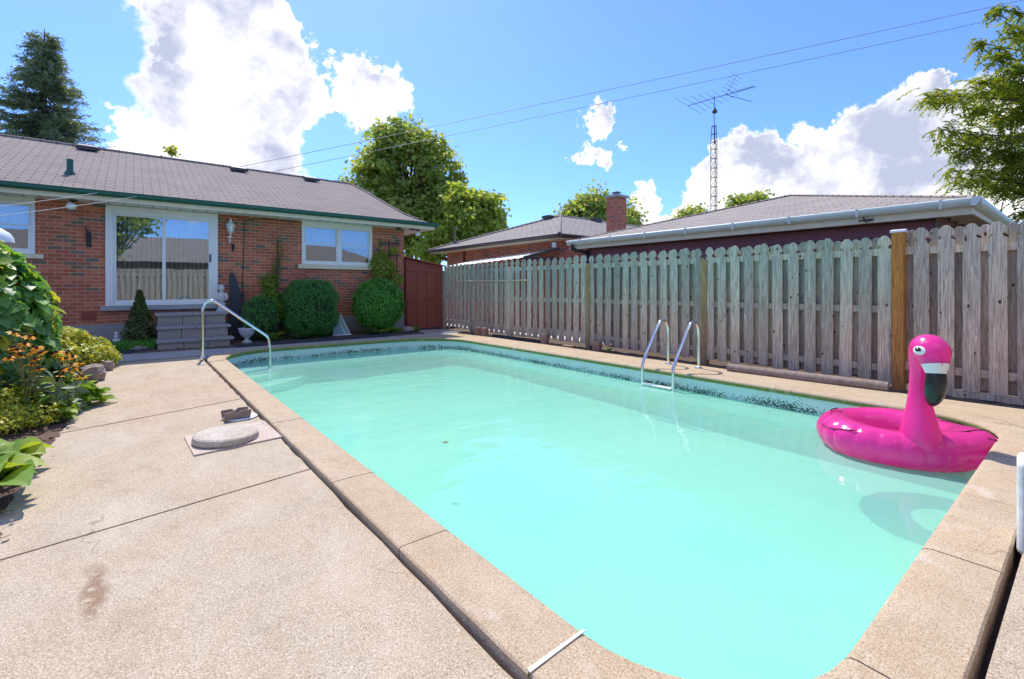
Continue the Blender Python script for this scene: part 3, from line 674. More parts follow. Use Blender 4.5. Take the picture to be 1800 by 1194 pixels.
# light fittings on the wall and under the eave
def lantern(x, z):
    t = thing('wall_lantern', 'white metal carriage lantern on brick wall right of patio door', 'lamp', (x, WY - .13, z))
    mb = MB(); mb.lathe([(.055, -.02), (.065, .0), (.04, .02)], (0, .10, -.19), 12); mb.tube([(0, .12, -.19), (0, .04, -.2), (0, 0, -.15), (0, 0, -.1)], .014, 8); mb.tube([(0, .12, -.19), (0, .12, -.3), (0, .1, -.34)], [.014, .02, .005], 8); mb.build('bracket', 'white_paint', t)
    mb = MB(); mb.lathe([(.02, -.10), (.055, -.09), (.058, -.08), (.02, -.075)], (0, 0, 0), 6); mb.lathe([(.115, .085), (.06, .13), (.025, .18), (.03, .2), (.008, .24), (.0, .27)], (0, 0, 0), 6)
    for k in range(6):
        a = k * math.pi / 3; mb.tube([(.05 * math.cos(a), .05 * math.sin(a), -.08), (.092 * math.cos(a), .092 * math.sin(a), .09)], .008, 5)
    mb.build('lantern_cage', 'white_paint', t)
    mb = MB(); mb.lathe([(.04, -.07), (.08, .085)], (0, 0, 0), 6); mb.build('lamp_glass', 'bulb_glass', t); return t
lantern(1.79, 2.66)
def flood(c, lab, r=.08):
    t = thing('eave_light', lab, 'lamp', c)
    mb = MB(); mb.lathe([(.07, 0), (.07, -.02), (.02, -.03)], (0, 0, 0), 12); mb.tube([(0, 0, -.02), (-.02, -.02, -.08)], .016, 6); mb.build('mount', 'black_metal', t)
    mb = MB(); mb.ball((-.03, -.04, -.13), r, (1, 1, .9), 8); mb.build('bulb', 'bulb_glass', t)
flood((-.93, 12.7, 2.995), 'round white floodlight under eave left of patio door', .085)
flood((6.62, 12.75, 2.995), 'round white floodlight under the right roof corner')
for x, lab in [(5.95, 'small black clip under eave above window corner'), (6.38, 'small black clip under eave near roof corner')]:
    mb = MB(); mb.box((x - .10, 12.6, 2.955), (x + .10, 12.66, 2.975)); mb.box((x - .05, 12.6, 2.975), (x + .03, 12.66, 2.997)); tag(mb.build('eave_hook', 'black_metal'), lab, 'hook')
mb = MB(); mb.tube([(-.76, WY - .08, 2.48), (-.73, WY - .05, 2.36), (-.72, WY - .03, 2.12)], [.015, .03, .04], 8); mb.box((-.76, WY - .03, 2.1), (-.68, WY - .001, 2.4)); tag(mb.build('wall_hook', 'black_metal'), 'black iron hook bracket on brick wall left of patio door', 'hook')
mb = MB(); mb.tube([(1.85, WY - .01, 2.22), (1.85, WY - .1, 2.2), (1.87, WY - .14, 2.27), (1.84, WY - .15, 2.3)], .012, 6); mb.box((1.83, WY - .02, 2.12), (1.87, WY - .001, 2.32)); tag(mb.build('plant_hook', 'black_metal'), 'small scrolled black hook on brick below the lantern', 'hook')
# trellis
mb = MB()
for z in (2.55, 2.2): mb.box((5.5, WY - .05, z), (6.15, WY - .03, z + .03))
for x in (5.55, 5.8, 6.05): mb.box((x, WY - .03, 1.2), (x + .025, WY - .012, 2.68))
tag(mb.build('trellis', 'dark_brown_metal'), 'thin brown wooden trellis on the brick at the house corner', 'trellis')

# red lean-to shed
shed = thing('shed', 'small red painted lean-to shed between house corner and fence', 'shed', (6.9, 12.9, 0))
def sp(mb, n, m, p=None): return hp(mb, n, m, p or shed)
SY = 12.9
mb = MB(); mb.extr([(6.31, SY, 0), (7.56, SY, 0), (7.56, SY, 1.92), (6.31, SY, 2.13)], (0, 1.6, 0)); sp(mb, 'wall', 'red_wood')
mb = MB(); mb.extr([(6.28, SY - .12, 2.15), (7.56, SY - .12, 1.93), (7.56, SY - .12, 1.965), (6.28, SY - .12, 2.185)], (0, 1.8, 0)); sp(mb, 'roof', 'red_wood')
mb = MB()
mb.box((6.33, SY - .035, 1.76), (7.42, SY - .002, 1.82)); mb.box((7.33, SY - .035, .05), (7.40, SY - .002, 1.755)); mb.box((6.34, SY - .03, .9), (7.325, SY - .002, .955)); mb.box((6.34, SY - .033, .05), (6.38, SY - .003, .895))
for x in (6.66, 6.98): mb.box((x, SY - .028, .06), (x + .035, SY - .003, .895)); mb.box((x, SY - .028, .96), (x + .035, SY - .003, 1.755))
sp(mb, 'door_batten', 'red_wood')
mb = MB(); mb.box((6.33, SY - .05, -.02), (7.46, SY + .0 - .004, .045)); sp(mb, 'threshold', 'dark_wood')

# entrance steps of textured block
st = thing('block_steps', 'three step entrance stair of rough grey concrete blocks below patio door', 'steps', (1.05, 12.2, 0))
def blocks(y0, y1, z0, z1, xs):
    for a, b in zip(xs, xs[1:]):
        mb = MB(); mb.box((a + .004, y0, z0), (b - .004, y1, z1)); bevel(hp(mb, 'block', 'block', st), .008)
def tread(y0, y1, z, xs, t=.055):
    for a, b in zip(xs, xs[1:]):
        mb = MB(); mb.box((a + .003, y0, z), (b - .003, y1, z + t)); bevel(hp(mb, 'tread', 'block_tread', st), .01)
blocks(11.72, WY - .02, -.1, .15, [.37, .80, 1.22, 1.62]); tread(11.68, 12.1, .151, [.35, 1.05, 1.7])
blocks(12.02, WY - .02, .152, .40, [.38, .78, 1.2, 1.62]); tread(11.98, 12.42, .401, [.36, 1.03, 1.68])
blocks(12.34, WY - .02, .402, .66, [.38, .82, 1.24, 1.62]); tread(12.30, WY - .11, .661, [.34, 1.0, 1.66], .06)

# ================================================================== PLANTS near the house
def bush(name, label, c, r, m, n, leaf=.03, group=None, sc=(1, 1, 1), shape=LEAFQ, rough=.03, flat=0., cat='bush', core=True, square=0.):
    t = thing(name, label, cat, (c[0], c[1], 0), group=group)
    d = unit(n); 
    if square: 
        d = np.sign(d) * np.abs(d) ** (1 - square); d /= (np.sum(np.abs(d) ** 3.2, axis=1, keepdims=True)) ** (1 / 3.2)
    lump = 1 + .05 * np.sin(d[:, 0] * 7 + 1 + c[0]) * np.cos(d[:, 2] * 8) + .035 * np.sin(d[:, 1] * 11 + d[:, 2] * 5 + c[0]) + .02 * np.sin(d[:, 0] * 17 + d[:, 2] * 13); lump = lump + (RNG.uniform(size=n) > .985) * RNG.uniform(0, .13, n)
    rr = (r * lump * (1 - np.abs(RNG.normal(size=n)) * rough * 2 + .01))
    P = d * np.array(sc) * rr[:, None]; P[:, 2] += c[2]; keep = P[:, 2] > .02; P = P[keep]; dn = d[keep]
    nr = dn + RNG.normal(size=dn.shape) * .7
    inst('foliage', *shape, P, frames(nr, RNG.uniform(.6, 1.25, len(P)) * leaf), m, t)
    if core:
        mb = MB(); mb.ball((0, 0, c[2]), r * .9, sc, 14, .015); mb.build('inner_core', 'foliage_core', t)  # solid near-black ball filling the shrub behind its leaves
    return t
bush('round_shrub', 'clipped dark green ball shrub below the brick wall, left one of the pair', (3.42, 12.25, .76), .66, 'leaf_box', 22000, .035, 'clipped ball shrubs', (.92, .8, 1.06), square=.22, rough=.035)
bush('round_shrub', 'brighter shaggy ball shrub beside the red shed, right one of the pair', (5.18, 12.25, .80), .72, 'leaf_box_bright', 24000, .055, 'clipped ball shrubs', (.95, .75, .98), rough=.075)
# long upright shoots on the right ball shrub
def stalks(name, label, cat, pts, h, m, leaf, nleaf, spread=.1, parent=None, shape=LEAF, up=.2, droop=0., group=None):
    t = thing(name, label, cat, pts[0], group=group) if parent is None else parent
    b0 = Vector(pts[0]) if parent is None else Vector((0, 0, 0)); P = []; Nn = []; mb = MB()
    for p in pts:
        p = Vector(p) - b0; L = h * random.uniform(.7, 1.15); tip = p + Vector((random.gauss(0, spread), random.gauss(0, spread), L))
        mid = p.lerp(tip, .5) + Vector((random.gauss(0, spread * .3), random.gauss(0, spread * .3), 0)); mb.tube([p, mid, tip], [.007, .006, .003], 4)
        for k in range(nleaf):
            s = random.uniform(.15, 1); q = p.lerp(tip, s) + Vector([random.gauss(0, .045) for _ in range(3)]); P.append(q[:]); Nn.append((random.gauss(0, .6), random.gauss(0, .6), up + random.random()))
    inst('foliage', *shape, np.array(P), frames(np.array(Nn), RNG.uniform(.6, 1.3, len(P)) * leaf, down=droop), m, t)
    mb.build('stems', 'stem', t); return t
# vine climbing the trellis over the right shrub
def cloudplant(name, label, cat, blobs, n, leaf, m, group=None, shape=LEAF, up=.6, stems=True, out=.8, down=0.):
    c0 = Vector(blobs[0][0]); t = thing(name, label, cat, (c0.x, c0.y, 0), group=group); o = np.array((c0.x, c0.y, 0.))
    tot = sum(b[1][0] * b[1][1] * b[1][2] for b in blobs) ; P = []; Nn = []
    for c, r in blobs:
        k = max(20, int(n * (r[0] * r[1] * r[2]) / tot)); d = unit(k); rad = RNG.uniform(.35, 1, k) ** .5
        q = d * np.array(r) * rad[:, None] + np.array(c); P.append(q); Nn.append(d * out + RNG.normal(size=(k, 3)) * .5 + np.array((0, 0, up)))
    P = np.concatenate(P); Nn = np.concatenate(Nn); k = P[:, 2] > .0; P = P[k] - o; Nn = Nn[k]
    inst('foliage', *shape, P, frames(Nn, RNG.uniform(.55, 1.25, len(P)) * leaf, down=down), m, t)
    if stems:
        mb = MB()
        for c, r in blobs:
            for _ in range(3):
                e = Vector(c) - c0; e.z = c[2] + random.uniform(-.5, .5) * r[2]; mb.tube([(e.x * .2 + random.gauss(0, .03), e.y * .2, 0), (e.x * .7, e.y * .8, e.z * .5), (e.x + random.gauss(0, r[0] * .3), e.y + random.gauss(0, r[1] * .3), e.z)], [.012, .008, .004], 5)
        mb.build('stems', 'bark', t)
    return t
cloudplant('climbing_vine', 'leafy green climber spreading over the trellis above the right ball shrub', 'vine', [((5.45, 12.75, 1.45), (.28, .15, .35)), ((5.6, 12.8, 1.85), (.36, .15, .26)), ((5.5, 12.82, 2.1), (.22, .1, .22)), ((5.9, 12.85, 2.35), (.22, .06, .12)), ((5.35, 12.88, 1.95), (.2, .07, .2)), ((5.5, 12.9, 2.5), (.05, .05, .2)), ((5.9, 12.7, 1.5), (.2, .12, .2))], 3600, .075, 'leaf_green')
cloudplant('climbing_shrub', 'bright green shrub with a thin shoot climbing the brick between door and ball shrub', 'shrub', [((2.62, 12.6, .85), (.32, .3, .42)), ((2.35, 12.5, .55), (.32, .3, .5)), ((2.85, 12.6, .75), (.25, .25, .35)), ((2.62, 12.8, 1.35), (.20, .13, .32)), ((2.78, 12.88, 1.7), (.12, .07, .3)), ((2.86, 12.9, 2.15), (.08, .06, .34)), ((2.82, 12.9, 2.5), (.04, .05, .14)), ((2.45, 12.88, 1.45), (.09, .05, .22)), ((3.1, 12.7, 1.0), (.16, .1, .1))], 9000, .05, 'leaf_vine')
bush('dark_shrub', 'dark rounded shrub behind the stone bowl', (2.30, 12.25, .58), .46, 'leaf_box', 7000, .04, None, (.85, .8, 1.1), rough=.08)
# small cone cedar in front of the door sill
def cone(name, label, c, r, h, n, m, leaf):
    t = thing(name, label, 'shrub', (c[0], c[1], 0)); s = RNG.uniform(0, 1, n) ** .8; a = RNG.uniform(0, 2 * math.pi, n)
    rad = r * (np.minimum(1, (1 - s) * 1.15 + .02) * (.72 + .28 * np.sin(a * 5 + s * 15) * .6)) * RNG.uniform(.7, 1.05, n)
    P = np.stack([rad * np.cos(a), rad * np.sin(a), .05 + s * h], 1); nr = np.stack([np.cos(a), np.sin(a), np.full(n, .3)], 1) + RNG.normal(size=(n, 3)) * .6
    inst('foliage', *LEAFQ, P, frames(nr, RNG.uniform(.6, 1.3, n) * leaf, down=-.6), m, t)
    mb = MB(); mb.lathe([(r * .55, .05), (r * .5, h * .4), (r * .2, h * .75), (.01, h * .97)], (0, 0, 0), 10); mb.build('inner_core', 'foliage_core', t)  # near-black cone filling the inside behind the foliage
cone('conical_cedar', 'small dark conical evergreen in the bed left of the block steps', (.10, 12.45), .38, 1.12, 6000, 'leaf_cedar', .055)
def rosette(name, label, cat, c, r, h, n, m, leafw=.35, group=None, z0=0., tilt=(.2, 1.1), mb2=None):
    """arching basal leaves (hosta, fern, day lily)"""
    t = thing(name, label, cat, (c[0], c[1], z0), group=group); mb = MB()
    for k in range(n):
        a = random.uniform(0, 2 * math.pi); L = r * random.uniform(.6, 1.1); el = random.uniform(*tilt); wd = L * leafw * random.uniform(.8, 1.2); ca, sa = math.cos(a), math.sin(a); rows = []; roll = random.uniform(-.4, .4)
        r0 = random.uniform(0, r * .15)
        for i in range(13):
            s = i / 12; rr = r0 + L * s * math.cos(el * (1 - s * .6)); z = h * math.sin(min(1.57, el)) * (s * 1.7 - s * s * 1.15) + .02
            ww = wd * .5 * (math.sin(math.pi * min(1, (s * .95 + .05)) ** .75) ** .8 if 0 < s < 1 else .03)
            cup = ww * .35
            rows.append([(ca * rr - sa * ww * q, sa * rr + ca * ww * q, z + cup * abs(q) + roll * ww * q + .05 * abs(math.sin(q * 7 + s * 2)) * ww + .06 * math.sin(s * 11 + a * 5) * abs(q) * ww) for q in (-1, -.75, -.5, -.25, 0, .25, .5, .75, 1)])
        mb.grid(rows)
    o = mb.build('leaves', m, t); return t
for i, (x, y, rr, hh, n, m, lw, lab) in enumerate([
    (2.55, 12.0, .34, .34, 46, 'leaf_vine', .12, 'arching day lily clump right of the stone bowl'),
    (3.05, 11.95, .26, .2, 26, 'leaf_dull', .2, 'low dull green plant at the foot of the left ball shrub'),
    (4.78, 11.95, .24, .26, 34, 'leaf_dull', .3, 'grey green plant right of the window well'),
    (5.1, 11.9, .22, .22, 30, 'leaf_hosta', .4, 'pale green leafy clump under the right ball shrub, left of two'),
    (5.5, 11.95, .24, .24, 34, 'leaf_hosta', .4, 'pale green leafy clump under the right ball shrub, right of two'),
    (6.2, 12.1, .2, .24, 18, 'leaf_vine', .25, 'small green plant beside the stones near the red shed')]):
    rosette('bed_plant', lab, 'plant', (x, y), rr, hh, n, m, lw, 'small plants in the house bed', .03)
for i, (x, y, rr, hh, n, lab) in enumerate([(-.95, 12.45, .34, .30, 40, 'broad leaved plant by the foundation nearest the ivy'), (-.62, 12.2, .26, .3, 30, 'broad leaved plant with dark red flower heads by the foundation')]):
    rosette('bed_plant', lab, 'plant', (x, y), rr, hh, n, 'leaf_ivy', .55, 'small plants in the house bed', .03)
for k, (x, y, z) in enumerate([(-.74, 12.15, .36), (-.62, 12.0, .22)]):
    t = thing('sedum_flower', ['upper flat red flower head beside the foundation', 'lower flat red flower head beside the foundation'][k], 'flower', (x, y, 0)); mb = MB(); mb.tube([(0, 0, 0), (0, 0, z)], .006, 5); mb.build('stem', 'stem', t)
    mb = MB()
    for q in range(30): a = random.uniform(0, 6.3); r_ = .10 * random.random() ** .5; mb.ball((r_ * math.cos(a), r_ * math.sin(a), z + .02 - r_ * .2), .016, n=4)
    mb.build('flower_head', 'flower_red', t)
# strip of low grass-like groundcover left of steps
def tuft_patch(name, label, xs, ys, n, h, m, zf=.03):
    P = np.stack([RNG.uniform(*xs, n), RNG.uniform(*ys, n), np.full(n, zf)], 1); nr = np.stack([RNG.normal(size=n), RNG.normal(size=n), np.full(n, .25)], 1)
    o = inst(name, *BLADE, P, None if False else frames(nr, RNG.uniform(.6, 1.3, n) * h, down=-1.2, aspect=.12), m); return tag(o, label, 'ground cover', None, 'stuff')
tuft_patch('ground_cover', 'low strappy green leaves in the bed left of the block steps', (-.62, .34), (11.85, 12.3), 1500, .17, 'leaf_box_bright')
# timber edging
for i, (a, b, z) in enumerate([((-.9, 11.60), (.33, 11.80), .05), ((1.72, 11.52), (3.4, 11.60), .05), ((3.42, 11.60), (5.0, 11.66), .06), ((5.02, 11.66), (6.22, 11.98), .07)]):
    mb = MB(); a, b = Vector((*a, 0)), Vector((*b, 0)); n = (b - a).normalized().cross(Vector((0, 0, 1))) * .05
    mb.extr([a - n, b - n, b + n, a + n], (0, 0, z + .03)); o = mb.build('edging_timber', 'dark_wood'); o.location.z = -.03
    tag(o, ['dark timber edging left of the block steps', 'dark timber edging right of the block steps', 'dark timber edging in front of the window well', 'dark timber edging under the right ball shrub'][i], 'edging', 'timber edging of the house bed')
def rockobj(name, label, c, s, rz=0, m='rock', group=None, seed=1):
    rn = random.Random(seed); mb = MB(); rows = []; n = 12
    for i in range(9):
        th = math.pi * i / 8; rows.append([])
        for j in range(n):
            a = 2 * math.pi * j / n; q = 1 + rn.uniform(-.13, .13); x = max(.01, math.sin(th)) ** .7 * math.cos(a); y = max(.01, math.sin(th)) ** .7 * math.sin(a)
            rows[-1].append((x * s[0] * q, y * s[1] * q, s[2] * (-math.cos(th)) * q))
    mb.grid(rows, True, smooth=False); o = mb.build(name, m); o.location = (c[0], c[1], c[2] + s[2] * .75); o.rotation_euler.z = rz
    return tag(o, label, 'rock', group)
g = G(163, 672, -.04); rockobj('boulder', 'large brown and grey rock on the deck edge beside yellow shrub', (g.x - .02, g.y + .14, -.04), (.16, .14, .13), .5, seed=3)
g = G(187, 652, -.04); rockobj('boulder', 'smaller pale rock tucked behind the large deck rock', (g.x, g.y + .05, -.04), (.09, .1, .09), 1., seed=5)
rockobj('boulder', 'tan pointed stone in the bed below the small white figurine', (-.3, 12.12, .03), (.14, .08, .09), .3, seed=8)
rockobj('boulder', 'small tan stone left of the pointed stone in the bed', (-.48, 12.1, .03), (.08, .07, .07), 0, seed=9)
rockobj('boulder', 'grey flat stone at the timber edging left of the steps', (.12, 11.9, .03), (.18, .08, .05), .2, 'block', seed=11)
rockobj('boulder', 'low grey stone near the red shed', (5.95, 12.05, .03), (.18, .12, .09), .2, 'block', seed=12)
# statues
def body(parts, vox=.012): 
    mb = MB()
    for c, r, s in parts: mb.ball(c, r, s, 10)
    return mb
t = thing('garden_statue', 'white stone cherub statue standing on top step beside door frame', 'statue', (1.57, 12.62, .72))
mb = MB(); mb.box((-.09, -.08, 0), (.09, .08, .05)); mb.build('plinth', 'statue_stone', t)
mb = body([((0, 0, .36), .075, (1, .85, 1.3)), ((0, 0, .26), .07, (1, .9, 1)), ((-.035, 0, .14), .042, (1, 1, 2.4)), ((.04, .01, .14), .04, (1, 1, 2.4)), ((-.035, -.03, .06), .04, (1, 1.4, .6)), ((.04, -.03, .06), .04, (1, 1.4, .6)), ((0, -.01, .53), .062, (1, 1, 1.15)), ((0, .015, .545), .068, (1, .95, 1.1)), ((0, 0, .45), .035, (1, 1, 1))])
mb.tube([(-.075, 0, .42), (-.11, -.03, .33), (-.05, -.09, .29), (.0, -.1, .3)], [.032, .028, .022, .018], 8); mb.tube([(.075, 0, .42), (.115, -.02, .33), (.07, -.08, .27), (.01, -.1, .27)], [.032, .028, .022, .018], 8)
mb.ball((0, -.072, .525), .012, n=5)
o = mb.build('figure', 'statue_stone', t); rm = o.modifiers.new('remesh', 'REMESH'); rm.mode = 'VOXEL'; rm.voxel_size = .009; rm.use_smooth_shade = True
t = thing('figurine', 'tiny pale gnome figurine on stone left of the conical evergreen', 'figurine', (-.27, 12.15, .16))
mb = body([((0, 0, .05), .05, (1, .9, 1.2)), ((0, 0, .13), .036, (1, 1, 1)), ((0, 0, .19), .03, (1, 1, 1.6)), ((-.04, -.01, .06), .02, (1, 1, 2)), ((.04, -.01, .06), .02, (1, 1, 2))]); mb.build('figure', 'statue_stone', t)
mb = MB(); mb.lathe([(.10, .0), (.11, .03), (.05, .06), (.045, .10), (.11, .16), (.155, .24), (.165, .30), (.175, .31), (.17, .33), (.14, .33), (.12, .29), (.05, .25)], (0, 0, 0), 24)
o = mb.build('stone_bowl', 'planter_stone'); o.location = (1.98, 11.98, .03); tag(o, 'pale footed stone planter bowl right of the block steps', 'planter')
# dark slanted board screen beside door
mb = MB(); mb.extr([(1.74, 12.7, .05), (1.98, 12.7, .05), (1.98, 12.7, 1.15), (1.93, 12.7, 1.32), (1.86, 12.7, 1.55), (1.80, 12.7, 1.62), (1.74, 12.7, 1.58)], (0, .05, 0)); mb.extr([(2.0, 12.66, .1), (2.05, 12.66, .1), (2.05, 12.66, 1.1), (2.0, 12.66, 1.14)], (0, .12, 0))
tag(mb.build('board_screen', 'dark_wood'), 'dark weathered board with slanted top between statue and climbing shrub', 'board')
t = thing('window_well', 'clear plastic window well cover between the two ball shrubs', 'window well', (4.22, 12.55, 0))
mb = MB(); mb.extr([(-.25, -.32, .06), (.16, -.32, .06), (.16, .40, .52), (-.25, .40, .52)], (0, -.01, .01)); mb.build('cover', 'window_well', t)
mb = MB(); mb.tube([(.17, -.34, .05), (.17, .38, .53)], .018, 6); mb.tube([(-.28, -.35, .05), (.2, -.35, .05)], .018, 6); mb.tube([(.05, -.34, .06), (.05, .38, .53)], .012, 6); mb.build('frame', 'white_paint', t)

# ================================================================== FENCES
def picket_pts(wd, z0, H):
    h = wd / 2
    L = [(h, z0), (h, H - .175), (h * .78, H - .168), (h * .55, H - .155), (h * .50, H - .140), (h * .62, H - .127), (h * .98, H - .112), (h, H - .085), (h * .82, H - .045), (h * .38, H - .006), (h * .2, H)]
    return L + [(-x, z) for x, z in L[::-1]]
def picket(x, y, z0, H, wd, m, parent, thick=.019, lean=0., name='picket', org=(0, 0, 0), along=(0, 1)):
    P = []
    for q, z in picket_pts(wd, z0, H):
        yy = q + lean * z
        P.append((x - org[0] + along[0] * yy, y - org[1] + along[1] * yy, z - org[2]))
    mb = MB(); nrm = (along[1] * thick, -along[0] * thick, 0); mb.extr(P, nrm); o = mb.build(name, m, parent); return bevel(o, .002, 1)
FXX = 7.60
ORG = (FXX, 6.84, 0)
fence = thing('picket_fence', 'greenish weathered board fence with spade tipped pickets along the pool', 'fence', ORG)
def hfence(yv): return 1.965 if yv > 9.6 else (1.955 if yv > 6.84 else (1.945 if yv > 4.2 else 1.93))
posts = [1.62, 4.22, 6.84, 9.55, 11.3, 12.86]
fr = []
for a, b in zip(posts, posts[1:]):
    s, e = a + .13, b - .10; n = max(2, round((e - s) / .219)); fr += [s + (e - s) * k / n for k in range(n + 1)]
far_mb = MB(); cntp = 0
for i, y in enumerate(fr):
    H = hfence(y) + random.uniform(-.02, .02) - (.03 if y > 6.84 else 0) * 0; z0 = random.uniform(.02, .07) + (.02 if y > 6.84 else 0)
    if y < 11.4:
        picket(FXX - .04, y, z0, H, .142 if y < 6.8 else .150, 'picket_green', fence, lean=random.uniform(-.010, .010), org=ORG); cntp += 1
        if not any(abs(y + .11 - q) < .10 for q in posts): picket(FXX + .04, y + .11, z0 + .02, H - .01, .152 if y < 6.8 else .135, 'picket_green', fence, org=ORG, lean=random.uniform(-.004, .004)); cntp += 1
    else:
        for xo, yo in ((-.04, 0), (.04, .11)):
            far_mb.extr([(xo, y + yo + q - ORG[1], z) for q, z in picket_pts(.13, z0, H)], (.018, 0, 0))
tag(far_mb.build('picket_run', 'picket_green', fence), None, None, None, 'stuff')
for a, b in zip(posts, posts[1:]):
    for z in (.22, 1.72 if b < 6.9 else 1.74, .98):
        mb = MB(); mb.box((-.018, a + .05 - ORG[1], z - .045), (.038, b - .05 - ORG[1], z + .045)); mb.build('rail', 'picket_green', fence)
for y, wv, H, m in [(4.22, .10, 1.73, 'post_tan'), (6.84, .10, 1.76, 'post_tan'), (9.55, .12, 1.80, 'picket_grey'), (11.3, .10, 1.8, 'picket_grey'), (12.86, .10, 1.8, 'picket_grey')]:
    mb = MB(); mb.box((-.07, y - wv / 2 - ORG[1], -.16), (.045, y + wv / 2 - ORG[1], H)); bevel(mb.build('post', m, fence), .004)
ORG2 = (FXX, 1.6, 0)
f2 = thing('tall_fence', 'taller grey brown board fence section right of the capped orange post', 'fence', ORG2)
y = 1.38; k = 0
while y > -2.6:
    picket(FXX - .05, y, .05 + random.uniform(-.02, .02), 2.0 + random.uniform(-.006, .006), .148, 'picket_grey', f2, org=ORG2, lean=random.uniform(-.004, .004)); picket(FXX + .045, y + .11, .07, 1.985, .14, 'picket_grey', f2, org=ORG2)
    y -= .22; k += 1
for z in (.27, 1.72):
    mb = MB(); mb.box((-.028, -4.3, z - .045), (.043, -.06, z + .045)); mb.build('rail', 'picket_grey', f2)
mb = MB(); mb.box((-.12, -.06, -.16), (.02, .06, 1.95)); bevel(mb.build('post', 'post_orange', f2), .004)
mb = MB(); mb.box((-.135, -.075, 1.951), (.035, .075, 1.975)); mb.extr([(-.135, -.075, 1.975), (.035, -.075, 1.975), (-.05, -.075 + .0, 1.995)], (0, .15, 0)); mb.build('post_cap', 'white_weathered', f2)
mb = MB(); mb.box((-.06, -4.3, -.02), (-.01, -.1, .045)); mb.build('kickboard', 'picket_grey', f2)
# things by the fence
mb = MB(); mb.tube([(7.53, 12.3, 1.46), (7.53, 10.6, 1.455), (7.53, 8.82, 1.45)], [.014, .017, .019], 8); mb.tube([(7.53, 11.4, 1.458), (7.53, 11.1, 1.457)], .026, 8)
tag(mb.build('skimmer_pole', 'bamboo'), 'long pale wooden pole hanging level on the far fence', 'pole')
mb = MB(); mb.tube([(7.06, 3.55, .045), (7.12, 2.6, .04), (7.17, 1.62, .05)], [.062, .068, .06], 10); tag(mb.build('timber_log', 'log'), 'long weathered timber lying along the foot of the fence', 'timber')
for i, (x, y, lab) in enumerate([(7.30, 10.55, 'brown brick standing at fence foot, farthest of the pair below the pole'), (7.28, 10.25, 'brown brick standing at fence foot, nearer of the pair below the pole'), (7.36, 7.98, 'lone brown brick standing at the fence foot between pair and tan post'), (7.40, 6.45, 'brown brick standing by the fence just right of the tan post')]):
    mb = MB(); hh = .2 if i < 3 else .17; mb.box((x - .06, y - .08, -.03), (x + .06, y + .08, hh), rot=random.uniform(-.2, .2)); tag(bevel(mb.build('paving_brick', 'brick_paver'), .008), lab, 'brick', 'bricks at the foot of the fence')
mb = MB(); mb.box((7.2, 7.0, -.03), (7.34, 7.25, .03), rot=.3); tag(bevel(mb.build('paving_brick', 'brick_paver'), .008), 'flat brown brick lying in the dirt near the tan post', 'brick', 'bricks at the foot of the fence')
mb = MB(); mb.box((7.34, 8.9, -.03), (7.44, 10.0, .04)); tag(mb.build('edging_timber', 'dark_wood'), 'grey timber edging at fence foot under the pole', 'edging', 'timber edging along the fence')
mb = MB(); mb.box((7.36, 8.05, -.03), (7.46, 8.85, .04)); tag(mb.build('edging_timber', 'dark_wood'), 'grey timber edging at fence foot beside the lone brick', 'edging', 'timber edging along the fence')
mb = MB(); mb.box((6.75, 11.5, -.02), (7.35, 11.62, .03), rot=.1); tag(mb.build('board', 'white_weathered'), 'pale board lying on the path by the fence corner', 'board')
for i, (x, y, n, lab) in enumerate([(7.36, 6.1, 18, 'small weed growing at the fence foot near the tan post'), (7.4, 1.95, 26, 'small weed behind the timber left of the orange post')]):
    rosette('weed', lab, 'weed', (x, y), .09, .13, n, 'leaf_vine', .3, 'weeds at the fence', -.03)

# ================================================================== POOL FITTINGS
def smooth_path(P, n=8):
    P = [Vector(p) for p in P]; out = []
    for i in range(len(P) - 1):
        p0, p1, p2, p3 = P[max(i - 1, 0)], P[i], P[i + 1], P[min(i + 2, len(P) - 1)]
        for k in range(n):
            t = k / n; out.append(.5 * ((2 * p1) + (p2 - p0) * t + (2 * p0 - 5 * p1 + 4 * p2 - p3) * t * t + (3 * p1 - p0 - 3 * p2 + p3) * t ** 3))
    return out + [P[-1]]
t = thing('pool_handrail', 'bent stainless steel handrail descending the corner pool steps', 'handrail', (.97, 10.12, 0))
mb = MB(); mb.tube(smooth_path([(0, 0, -.02), (0, 0, .3), (0, 0, .72), (.005, 0, .88), (.045, 0, .985), (.13, 0, 1.025), (.22, 0, .985), (.5, 0, .76), (.8, 0, .52), (.98, 0, .38), (1.06, 0, .30), (1.09, 0, .20), (1.10, 0, 0), (1.11, 0, -.48)], 5), .026, 12); mb.build('rail', 'steel', t)
mb = MB(); mb.lathe([(.06, 0), (.062, .008), (.035, .03)], (0, 0, .0), 14); mb.build('flange', 'steel', t)
mb = MB(); mb.lathe([(.045, -.50), (.03, -.42)], (1.11, 0, 0), 12); mb.build('foot', 'steel', t)
lad = thing('pool_ladder', 'stainless steel pool ladder with white step on the fence side', 'ladder', (6.92, 4.22, 0))
for s in (-.27, .27):
    mb = MB(); mb.tube(smooth_path([(0, s, -.02), (0, s, .3), (.0, s, .52), (-.025, s, .64), (-.10, s, .72), (-.2, s, .72), (-.3, s, .63), (-.48, s, .38), (-.64, s, .17), (-.70, s, .06), (-.71, s, -.1), (-.71, s, -.42)], 5), .024, 12); mb.build('rail', 'steel', lad)
    mb = MB(); mb.lathe([(.055, 0), (.055, .008), (.03, .025)], (0, s, 0), 14); mb.build('flange', 'steel', lad)
for z in (-.235,):
    mb = MB(); mb.box((-.76, -.25, z - .012), (-.68, .25, z + .012)); bevel(mb.build('step', 'white_plastic', lad), .006)
mb = MB(); mb.tube([(-.71, -.27, -.30), (-.71, .27, -.30)], .018, 8); mb.build('crossbar', 'steel', lad)
